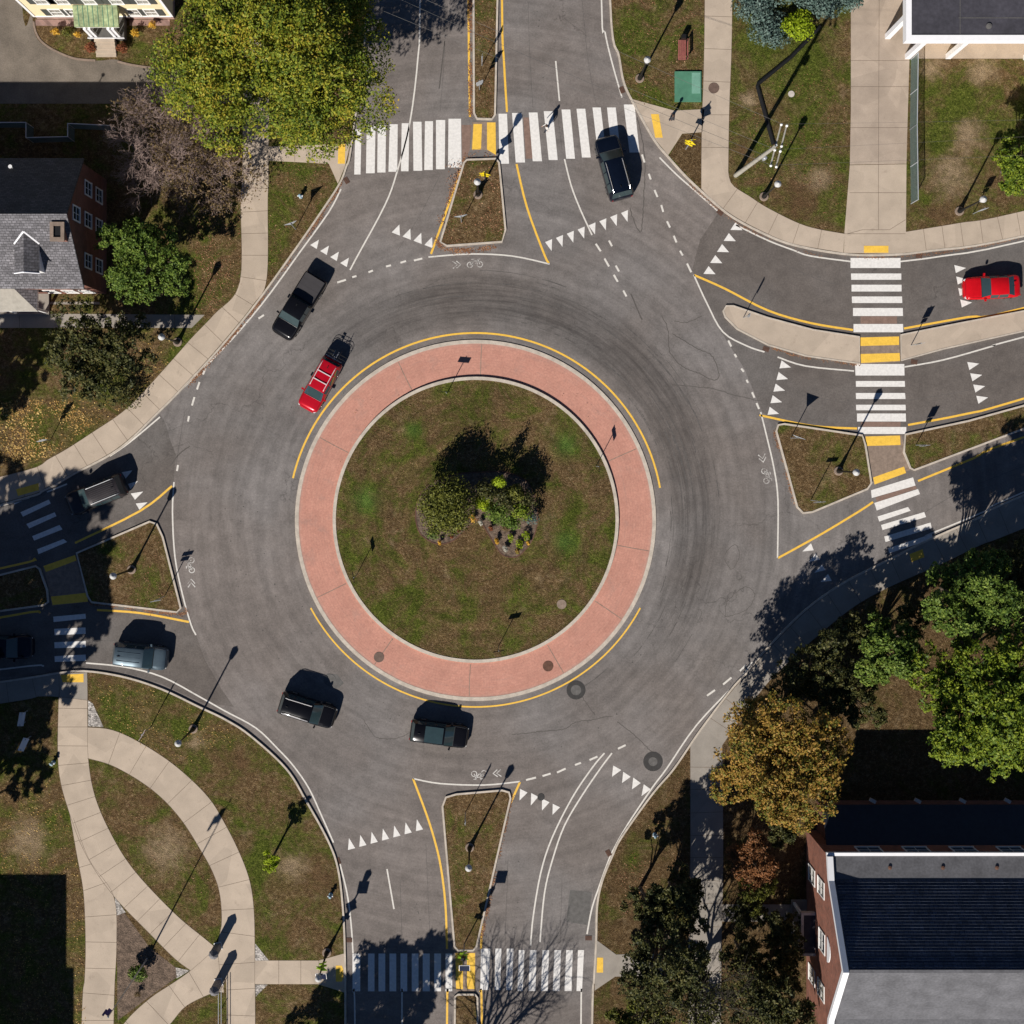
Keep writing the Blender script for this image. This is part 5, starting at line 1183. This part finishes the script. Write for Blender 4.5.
FOL = dict(
 yg=foliage('leaves_yellow_green', [(.035,.065,.008),(.090,.135,.012),(.18,.215,.018),(.29,.28,.025),(.40,.27,.03)], .4, .14),
 gr=foliage('leaves_green', [(.03,.06,.010),(.065,.115,.015),(.13,.19,.028),(.22,.28,.05)], .9, .12),
 br=foliage('leaves_bright_green', [(.025,.055,.007),(.085,.135,.010),(.17,.22,.014),(.27,.31,.03)], .9, .12),
 dk=foliage('leaves_dark', [(.014,.020,.006),(.035,.042,.010),(.085,.085,.022),(.14,.12,.04)], .9, .08),
 au=foliage('leaves_autumn', [(.07,.09,.015),(.15,.15,.02),(.27,.16,.028),(.36,.20,.045),(.20,.20,.03)], .5, .12),
 ru=foliage('leaves_rust', [(.09,.06,.02),(.20,.08,.03),(.28,.13,.05)], 1.2, .12),
 ol=foliage('leaves_olive', [(.045,.055,.010),(.11,.12,.018),(.20,.20,.03)], 1.5, .12),
 li=foliage('leaves_lime', [(.13,.20,.010),(.28,.37,.012),(.42,.50,.03)], 2),
 sp=foliage('needles_blue', [(.04,.075,.065),(.09,.14,.12),(.17,.23,.20)], 1.2, .05),
 ye=foliage('leaves_yellow', [(.40,.22,.03),(.65,.38,.04),(.75,.52,.10)], 2),
 bw=foliage('leaves_brown', [(.10,.065,.03),(.17,.12,.05),(.25,.17,.09)], 2),
 rb=foliage('leaves_redbrown', [(.14,.04,.02),(.24,.08,.035),(.34,.14,.06)], 2),
 fy=foliage('fallen_yellow', [(.22,.12,.04),(.42,.25,.07),(.68,.50,.18)], 2, .05),
 fb=foliage('fallen_brown', [(.14,.06,.03),(.26,.12,.06),(.45,.27,.15)], 2, .05))
def tree(px, py, h, rpx, mat, label, lobes=14, n=6000, leaf=.17, squash=.75, low=.35, name='tree', group=None, trunk='bark', seed=0, open_=.0, cat='tree'):
    r = random.Random(seed+int(px*7+py)); R = rpx*S
    e = empty(name, (*P(px, py), .11), 0, label, cat, group)
    zc = h*(low+1)/2; hv = h*(1-low)/2
    L_ = []
    lobes = int(lobes*1.5); n = int(n*1.9); leaf *= .68
    for k in range(lobes):
        a = 2.39996*k+r.random()*.8; rr = R*math.sqrt((k+.5)/lobes)*.82; lr = R*(.20+.19*r.random())
        dz = (1-(rr/R)**2)**.5
        z = zc+hv*(dz*.8-.35+.5*r.uniform(-1,1)); L_.append((rr*math.cos(a)*r.uniform(.85,1.1), rr*math.sin(a)*r.uniform(.85,1.1), z, lr))
    # trunk and limbs
    t = MB(); tr = max(.05, h*.022); lean = (r.uniform(-.2,.2), r.uniform(-.2,.2))
    t.tube([(0,0,-.1),(lean[0]*.3,lean[1]*.3,h*low*.7),(lean[0],lean[1],zc)], [tr*1.25,tr,tr*.55], 8)
    tk = t.build('trunk', trunk, e, True, 50)
    t = MB()
    for (x, y, z, lr) in L_:
        s_ = h*low*r.uniform(.55,1.0); t.tube([(lean[0]*.3,lean[1]*.3,s_),(x*.45,y*.45,lerp(s_,z,.6)),(x,y,z)], [tr*.5,tr*.3,tr*.1], 5, cap=False)
        for q in range(3):
            d = (r.uniform(-1,1),r.uniform(-1,1),r.uniform(-.2,.8)); t.tube([(x*.7,y*.7,lerp(s_,z,.8)),(x+d[0]*lr*.8,y+d[1]*lr*.8,z+d[2]*lr*.6)], [tr*.16,tr*.05], 3, cap=False)
    t.build('branch', trunk, tk)
    A = np.array(L_); pr = A[:,3]**2; pr /= pr.sum()
    # sub-clumps on every lobe
    nc = max(8, n//34); ci = rng.choice(len(A), nc, p=pr); d = unit(nc); d[:,2] = np.abs(d[:,2])*.8+d[:,2]*.2
    rad = A[ci,3:4]*(.55+.5*rng.random((nc,1))**.6); cc = A[ci,:3]+d*rad*np.array([1,1,squash])
    cn = d
    li = rng.integers(0, nc, n); cs = (.10+R*.035)*(.5+.9*rng.random((n,1)))
    p = cc[li]+unit(n)*cs*np.array([1,1,.7]); nr = cn[li]*.55+unit(n)*.65+np.array([0,0,.35]); nr /= np.linalg.norm(nr,axis=1)[:,None]
    if open_ > 0:
        ph = np.sin(p[:,0]*2.1+px)+np.sin(p[:,1]*2.3+py)+np.sin(p[:,2]*2.7+1); keep = ph > -3+open_*3; p = p[keep]; nr = nr[keep]
    p[:,2] = np.maximum(p[:,2], .25)
    leafmesh('crown', p, nr, leaf, FOL[mat], e)
    return e
def shrub(px, py, h, rpx, mat, label, n=500, leaf=.08, name='shrub', z=.11, group=None, lobes=6, cat='shrub'):
    R = rpx*S; e = empty(name, (*P(px, py), z), 0, label, cat, group)
    r = random.Random(int(px*3+py)); t = MB()
    for k in range(5): a = k*1.256; t.tube([(0,0,0),(math.cos(a)*R*.5,math.sin(a)*R*.5,h*.7)], [.02,.008], 4)
    t.build('stems', 'bark', e)
    A = np.array([(R*.5*math.cos(2.4*k)*math.sqrt(k/lobes), R*.5*math.sin(2.4*k)*math.sqrt(k/lobes), h*r.uniform(.45,.62), R*r.uniform(.5,.62)) for k in range(lobes)])
    ci = rng.integers(0, lobes, n); d = unit(n); d[:,2] = np.abs(d[:,2])*.7+d[:,2]*.3
    p = A[ci,:3]+d*A[ci,3:4]*(.6+.45*rng.random((n,1)))*np.array([1,1,h*.45/max(A[:,3].mean(),.05)]); p[:,2] = np.maximum(p[:,2], .03)
    nr = d*.8+unit(n)*.6; nr /= np.linalg.norm(nr,axis=1)[:,None]
    leafmesh('foliage', p, nr, leaf, FOL[mat], e); return e
def bare_tree(px, py, h, rpx, label, mat='barkgrey', seed=1, depth=5, low=.25, name='bare_tree', spread=1.0, leaves=None, nl=0):
    r = random.Random(seed); R = rpx*S; e = empty(name, (*P(px, py), .11), 0, label, 'tree')
    t = MB(); tw = MB(); tips = []
    def grow(p, d, l, rad, k):
        q = p+d*l; mid = p+d*l*.5+Vector((r.uniform(-1,1),r.uniform(-1,1),r.uniform(-1,1)))*l*.06
        (t if k < 2 else tw).tube([p,mid,q], [rad,rad*.85,rad*.68], 6 if k < 2 else 3, cap=False)
        if k >= depth: tips.append(q); return
        rad = max(rad, .016)
        for i in range(3 if k < 3 else r.choice((2,3,3))):
            a = r.uniform(0,6.283); sp_ = r.uniform(.4,.95)*spread
            u = d.cross(Vector((r.uniform(-1,1),r.uniform(-1,1),r.uniform(-1,1)))).normalized()
            nd = (d+u*sp_+Vector((0,0,.10))).normalized(); grow(q if i else mid, nd, l*r.uniform(.62,.82), rad*.62, k+1)
    n0 = 6
    t.tube([(0,0,-.1),(0,0,h*low)], [h*.022,h*.018], 8)
    for i in range(n0):
        a = i*6.283/n0+r.uniform(-.3,.3); d = Vector((math.cos(a)*.9*spread*R/h*2.2, math.sin(a)*.9*spread*R/h*2.2, 1)).normalized(); grow(Vector((0,0,h*low)), d, math.hypot(h*(1-low), R)*.30, h*.011, 0)
    tk = t.build('trunk', mat, e, True, 50); tw.build('twigs', mat, tk)
    if leaves:
        p = np.array([tips[i%len(tips)] for i in range(nl)])+rng.normal(size=(nl,3))*.25; leafmesh('crown', p, unit(nl), .09, FOL[leaves], e)
    return e
tree(297,78,14.5,110,'yg','huge yellow-green tree overhanging the top left road and sidewalk',30,66000,.155,.75,.28,open_=.32)
bare_tree(172,152,7.2,40,'grey leafless tree beside the deep shade at upper left','barkgrey',3,6,.12,spread=1.1)
bare_tree(206,168,6,32,'half-bare brown tree between the grey leafless tree and the sidewalk','barkgrey',8,6,.12,leaves='bw',nl=6000,spread=1.1)
tree(161,268,7.2,42,'gr','green leafy tree right of the brick house',16,11000,.14,open_=.2)
tree(115,356,6.5,52,'dk','dark olive spreading tree below the brick house walk',16,9000,.16,.6,.2,open_=.15)
bare_tree(160,150,6,30,'grey twiggy tree between the driveway shade and the huge tree','barkgrey',14,6,.12,spread=1.1,leaves='bw',nl=1500)
bare_tree(196,184,5,28,'low purplish twiggy tree above the green leafy tree','barkgrey',19,5,.12,spread=1.1,leaves='bw',nl=1500)
shrub(128,395,1.6,20,'dk','low dark bush under the olive tree at left',900,.09)
tree(942,588,10.8,46,'gr','green tree nearest the right edge beside the curving sidewalk',12,11000,.17,seed=2,low=.15)
tree(1000,566,5.5,32,'dk','dark tree at right edge just below the sidewalk',10,5200,.16,low=.15)
tree(846,694,6,27,'dk','dark tree above the wing shadow, right of the autumn tree',8,3200,.15,low=.15)
tree(905,612,5,22,'dk','small dark tree tucked under the two green trees',7,2400,.14,low=.1)
tree(870,640,7.8,35,'gr','loose green tree between the dark tree and the right-edge trees',10,6600,.17,open_=.1,low=.2)
tree(946,680,13,64,'br','large bright green tree above the shaded building wing',20,20000,.18,low=.18)
tree(804,664,6.4,42,'dk','dark brown-green tree beside the southeast sidewalk bend',12,6000,.16,open_=.2)
tree(842,628,4.4,20,'dk','small dark tree wedged between sidewalk and loose green tree',8,2500,.15,open_=.2)
tree(764,742,9.5,68,'au','big orange and gold autumn tree overhanging the southeast sidewalk',20,20000,.16)
tree(741,848,5,27,'ru','small rust-red tree below the autumn tree',8,4500,.13)
tree(770,815,4.5,20,'dk','small dark tree hiding below the autumn crown',6,2200,.13)
tree(655,928,10.5,48,'dk','dark tree filling the wedge right of the south crosswalk',14,9000,.16,.9,.15)
tree(640,862+25,6,22,'dk','narrow dark tree at kerb side of the dark wedge',7,2500,.15)
tree(670,880,7.5,30,'dk','dark tree added to fill the shade between the dark wedge and the shaded sidewalk',10,5200,.15,low=.1)  # added to fill the wedge with black shade
tree(632,1005,5.5,34,'ol','olive green tree at bottom edge right of the road',10,8000,.14)
bare_tree(690,982,11,45,'sparse tree at bottom beside the sidewalk casting streaked shadow','barkdark',21,5,.25,leaves='dk',nl=4200)
tree(755,985,8,44,'dk','dark green tree at bottom left of the brick building',14,9000,.16)
tree(775,925,4.5,26,'dk','low dark tree beside the brick building entry',8,3600,.14)
tree(768,958,5,26,'dk','dark tree filling the gap by the brick building wall',8,3600,.14,low=.1)
tree(742,905,4,20,'dk','little dark tree between rust-red tree and the entry path',7,2400,.13,low=.1)
tree(735,940,5,24,'dk','dark tree above path to the brick building',8,3000,.14)
tree(748,880,4,20,'ol','olive bush-like tree under the rust-red one',6,2200,.12)
shrub(700,1010,2,22,'ol','olive bush at bottom edge below the sparse tree',1500,.1)
tree(1001,172,5.6,35,'br','bright green tree at the right edge above the sidewalk',9,7000,.15)
for i, (x, y, r_, h_) in enumerate(((750,12,24,2.2),(768,34,24,1.6),(820,8,20,1.8),(844,0,18,1.6),(772,-8,26,2.4),(800,-5,24,2.0))):
    shrub(x, y, h_, r_, 'sp', ['blue-green juniper at left by the sidewalk','blue-green juniper just under the lime bush','blue-green juniper right of the lime bush','blue-green juniper beside the driveway','tall blue-green juniper cut by the top edge','blue-green juniper behind the lime bush'][i], 2600, .1, 'juniper_bush', group='junipers at top right')
shrub(794,30,1.9,19,'li','bright lime bush among blue-green junipers',2600,.1)
# circle bed
shrub(447,504,4.2,33,'ol','big rounded olive shrub in the central bed',15000,.09,z=.2,lobes=12)
shrub(484.5,501,1.9,12,'li','lime bush beside the big olive shrub',2200,.09,z=.2)
shrub(499,481,4.0,8,'li','tall narrow yellowish shrub at top of the central bed',840,.08,z=.2)
shrub(514,492,3.2,12,'ol','upright olive shrub at the upper right of the central bed',2400,.08,z=.2)
shrub(498,511,2.8,16,'gr','green bush in the middle right of the central bed',2200,.08,z=.2)
shrub(521,509,2.9,13,'br','bright green bush at right of the central bed',1200,.08,z=.2)
shrub(531,517,1.5,9,'sp','small blue-green bush at right rim of the central bed',500,.07,z=.2)
shrub(505,498,3.4,16,'dk','dark bush in the thick of the central bed',1600,.08,z=.2)
shrub(485,489,3.2,15,'dk','dark bush behind the lime one in the central bed',1200,.08,z=.2)
shrub(525,498,2.9,14,'dk','dark bush at the upper right rim of the central bed',1200,.08,z=.2)
shrub(512,521,1.6,10,'gr','low green bush in front of the bright green one, central bed',1100,.08,z=.2)
shrub(505,527,.7,6,'bw','low brown plant in the central bed',400,.06,z=.2)
shrub(433,533,1.0,8,'gr','small green bush at lower left rim of the central bed',500,.07,z=.2)
for i, (x, y, m_, lb, r_) in enumerate(((481,522,'white','white flowering clump near the notch of the central bed',2.6),(491,527.5,'rb','dark red clump beside the white one in central bed',2.5),(497,540.5,'ye','yellow flowering clump on the right lobe rim',2.8),(505.5,548,'white','white flowering clump at the bottom of the right lobe',2.8),
        (517.5,550.5,'au','orange flowering clump at the bottom right of the bed',2.8),(519.5,543,'li','lime clump above the orange flowers',4.5),(526.5,535,'li','lime clump at right rim of the bed',5),(511,537,'li','lime clump inside the right lobe',4),(459,529.5,'rb','dark red clump on the left lobe rim near the notch',2.3),
        (452,535.6,'rb','dark red clump on the left lobe rim, middle',2.2),(440,542,'ye','orange-yellow clump on the left lobe rim, leftmost',2.2),(528,542,'ye','small yellow clump at the far right rim',2),(473,517,'ye','yellow plant at the notch of the bed',4))):
    if m_ == 'white': FOL['white'] = FOL.get('white') or foliage('petals_white', [(.4,.38,.3),(.6,.58,.5),(.7,.66,.6)], 2)
    shrub(x, y, .6, r_*1.35, m_, lb, 220, .06, 'flower_clump', .2, 'flower clumps along the central bed rim', 3, 'flowers')
# garden of yellow house
shrub(58,34,.9,5,'ye','yellow bush left of the house porch',300,.07); shrub(80,37,.9,4,'ye','small yellow bush next to the porch',220,.07); shrub(69,34,.8,7,'ol','olive bush between two yellow bushes',300,.07)
shrub(137,35,.9,5,'ye','yellow bush right of the house porch',300,.07); shrub(154,27,.9,5,'ye','yellow bush under the big tree edge',300,.07)
shrub(92.5,50,.9,6.5,'rb','red-brown bush left of the front steps',700,.07); shrub(124,50,.9,6.5,'rb','red-brown bush right of the front steps',700,.07)
shrub(140.5,968,1.4,11,'gr','dark green bush in the mulch triangle',1500,.08); shrub(139,992,.6,4,'bw','small brown plant below the mulch triangle bush',200,.05)
tree(276,851,3.6,10,'li','young thin tree with few yellow leaves on southwest lawn',6,900,.10,1,.5,name='young_tree')
# trees outside the frame whose shadows fall into it
for i, (x, y, h_, r_, n_) in enumerate(((-46,694,15,55,9000),(-38,742,17,58,10000),(-28,802,17,48,9000),(-64,866,14,54,6000),(-50,482,11.5,42,6000),(-130,700,15,62,5000),(-78,802,15,58,6000))):
    tree(x, y, h_, r_, 'dk', ['tall tree past the left edge shading the crosswalk','tall tree past the left edge shading the dark car','tall tree past the left edge shading the lower left crosswalk','tall tree past the left edge shading the lower lawn','tree past the left edge shading the leafy lawn','farthest tall tree past the left edge','tall tree past left edge between the two crosswalk trees'][i], 14, n_, .28, .8, .3, group='trees beyond the left edge')
tree(318,1122,11,70,'dk','dense tree below the bottom edge shading the south crosswalk',16,14000,.24,.8,.3)
bare_tree(452,1112,12.5,40,'leafless tree below the bottom edge casting branch shadows','barkdark',33,5,.3)
tree(1066,600,13,54,'gr','tree past the right edge behind the green trees',10,6000,.26)

# ------------------------------------------------------------------ fallen leaves
def inpoly(x, y, poly):
    c = np.zeros(len(x), bool); j = len(poly)-1
    for i in range(len(poly)):
        xi, yi = poly[i]; xj, yj = poly[j]
        c ^= ((yi > y) != (yj > y)) & (x < (xj-xi)*(y-yi)/(yj-yi+1e-12)+xi); j = i
    return c
def scatter(poly, n, z, mat, size=.07, lab=None):
    q = np.array(mp(poly)); lo, hi = q.min(0), q.max(0); p = lo+(hi-lo)*rng.random((n,2)); p = p[inpoly(p[:,0], p[:,1], [tuple(a) for a in q])]
    w = np.sin(p[:,0]*1.3+2)+np.sin(p[:,1]*1.7)+np.sin((p[:,0]+p[:,1])*.9)+rng.normal(size=len(p))*1.2; p = p[w > -.3]
    nr = unit(len(p))*.45+np.array([0,0,1]); nr /= np.linalg.norm(nr,axis=1)[:,None]
    o = leafmesh('fallen_leaves', np.c_[p, np.full(len(p), z)+rng.random(len(p))*.03], nr, size, FOL[mat]); tag(o, lab, 'leaves', None, 'stuff')
def edge_litter(pts, n, spread, z, mat, size, lab):
    q = np.array(resample(mp(spline(pts)), 400)); i = rng.integers(0, 400, n); p = q[i]+rng.normal(size=(n,2))*spread
    w = np.sin(i*.09)+np.sin(i*.023+1)+rng.normal(size=n)*.7; p = p[w > 0]
    nr = unit(len(p))*.4+np.array([0,0,1]); nr /= np.linalg.norm(nr,axis=1)[:,None]
    o = leafmesh('fallen_leaves', np.c_[p, np.full(len(p), z)+rng.random(len(p))*.02], nr, size, FOL[mat]); tag(o, lab, 'leaves', None, 'stuff')
scatter([(-20,475),(-20,405),(30,400),(70,400),(95,425),(50,457)], 4200, .12, 'fy', .07, 'thick yellow leaf carpet on the left lawn')
scatter([(60,400),(130,330),(190,340),(130,404),(70,440)], 1500, .12, 'fy', .06, 'scattered yellow leaves right of the olive tree')
scatter([(240,200),(243,283),(215,312),(190,312),(200,200)], 1800, .12, 'fb', .055, 'brown leaves beside the left sidewalk')
scatter([(271,162),(329,165),(337,181),(268,278)], 800, .12, 'fb', .05, 'few brown leaves in the northwest grass patch')
scatter([(0,790),(60,770),(84,900),(86,1024),(0,1024)], 2600, .12, 'fy', .05, 'yellow specks on lower left lawn')
scatter([(90,675),(160,692),(250,740),(180,765),(110,728)], 1500, .12, 'fy', .05, 'yellow specks on lawn by the curving walk')
scatter([(92,765),(210,880),(218,940),(140,870)], 900, .12, 'fb', .05, 'brown specks in the pointed lawn between walks')
scatter([(446,160),(498,160),(504,242),(442,245)], 900, .12, 'fb', .06, 'brown leaves in the top grass triangle')
scatter([(465,152),(480,148),(496,156),(496,160),(462,162)], 1800, .02, 'fb', .06, 'brown leaf heap at the top refuge')
scatter([(474,0),(497,0),(494,118),(476,118)], 500, .12, 'fb', .05, 'brown leaves on the narrow top median')
scatter([(78,555),(155,524),(178,610),(92,600)], 600, .12, 'fb', .05, 'brown leaves in the left grass triangle')
scatter([(446,800),(508,796),(475,946),(457,946)], 700, .12, 'fb', .045, 'brown leaves in the bottom grass triangle')
scatter([(612,0),(703,0),(700,105),(640,105)], 900, .12, 'fb', .05, 'brown leaves on the grass near the red bench')
scatter([(600,900),(690,760),(690,950)], 1500, .12, 'fb', .05, 'brown leaves at the southeast kerb lawn')
scatter([(340,395),(610,395),(610,650),(340,650)], 900, .21, 'fb', .04, 'few brown leaves on the central circle')
scatter([(770,62),(846,62),(843,225),(735,180)], 900, .12, 'fb', .05, 'brown leaves around the utility pole')
edge_litter([(341,175),(338,189),(318,220),(293,256),(256,307),(217,354),(182,393)], 2600, .09, .015, 'fb', .05, 'brown leaf litter along the northwest kerb')
edge_litter([(470,0),(471,120)], 1800, .10, .015, 'fb', .05, 'leaf litter along left side of the top median')
edge_litter([(463,165),(438,244),(500,247)], 1800, .12, .015, 'fb', .05, 'leaf litter along the top grass triangle')
edge_litter([(512,795),(480,945)], 1200, .07, .015, 'fb', .05, 'leaf litter along the bottom grass triangle')
edge_litter([(690,185),(735,222),(795,249),(845,257),(930,254),(1024,238)], 1400, .07, .015, 'fb', .04, 'leaf litter along the northeast kerb')
edge_litter([(90,603),(178,614),(184,606)], 900, .08, .015, 'fb', .05, 'leaf litter along the left grass triangle')
edge_litter([(774,430),(796,508)], 500, .08, .015, 'fb', .05, 'leaf litter along the right grass triangle')
edge_litter([(860,365),(806,358),(768,347)], 500, .06, .015, 'fb', .045, 'leaf litter along the concrete median')

# ------------------------------------------------------------------ light, camera
EL = math.radians(38); ax, ay = .465, .885
d = Vector((ax*math.cos(EL), ay*math.cos(EL), -math.sin(EL)))
sun = bpy.data.lights.new('sun', 'SUN'); sun.energy = 5.0; sun.angle = math.radians(.5); sun.color = (1, .94, .86)
so = bpy.data.objects.new('sun', sun); col.objects.link(so); so.rotation_euler = d.to_track_quat('-Z', 'Y').to_euler(); so.location = (-30,-60,60)
w = bpy.data.worlds.new('World'); scene.world = w; w.use_nodes = True
nt = w.node_tree; sky = nt.nodes.new('ShaderNodeTexSky'); sky.sky_type = 'NISHITA'; sky.sun_disc = False; sky.sun_elevation = EL; sky.air_density = .6; sky.dust_density = 0; sky.ozone_density = 5; sky.sun_rotation = math.atan2(-ax, -ay)
nt.links.new(sky.outputs[0], nt.nodes['Background'].inputs[0]); nt.nodes['Background'].inputs[1].default_value = .05
cam = bpy.data.cameras.new('camera'); cam.sensor_width = 36; cam.lens = 36*H/(1024*S); cam.clip_end = 3000
nx, ny = P(NX, NY); cam.shift_x = -nx/(1024*S); cam.shift_y = -ny/(1024*S)
co = bpy.data.objects.new('camera', cam); col.objects.link(co); co.location = (nx, ny, H); co.rotation_euler = (0, 0, 0)
scene.camera = co
scene.view_settings.view_transform = 'Standard'; scene.view_settings.look = 'None'; scene.view_settings.exposure = .28; scene.view_settings.gamma = 1
scene.render.resolution_x = scene.render.resolution_y = 1024
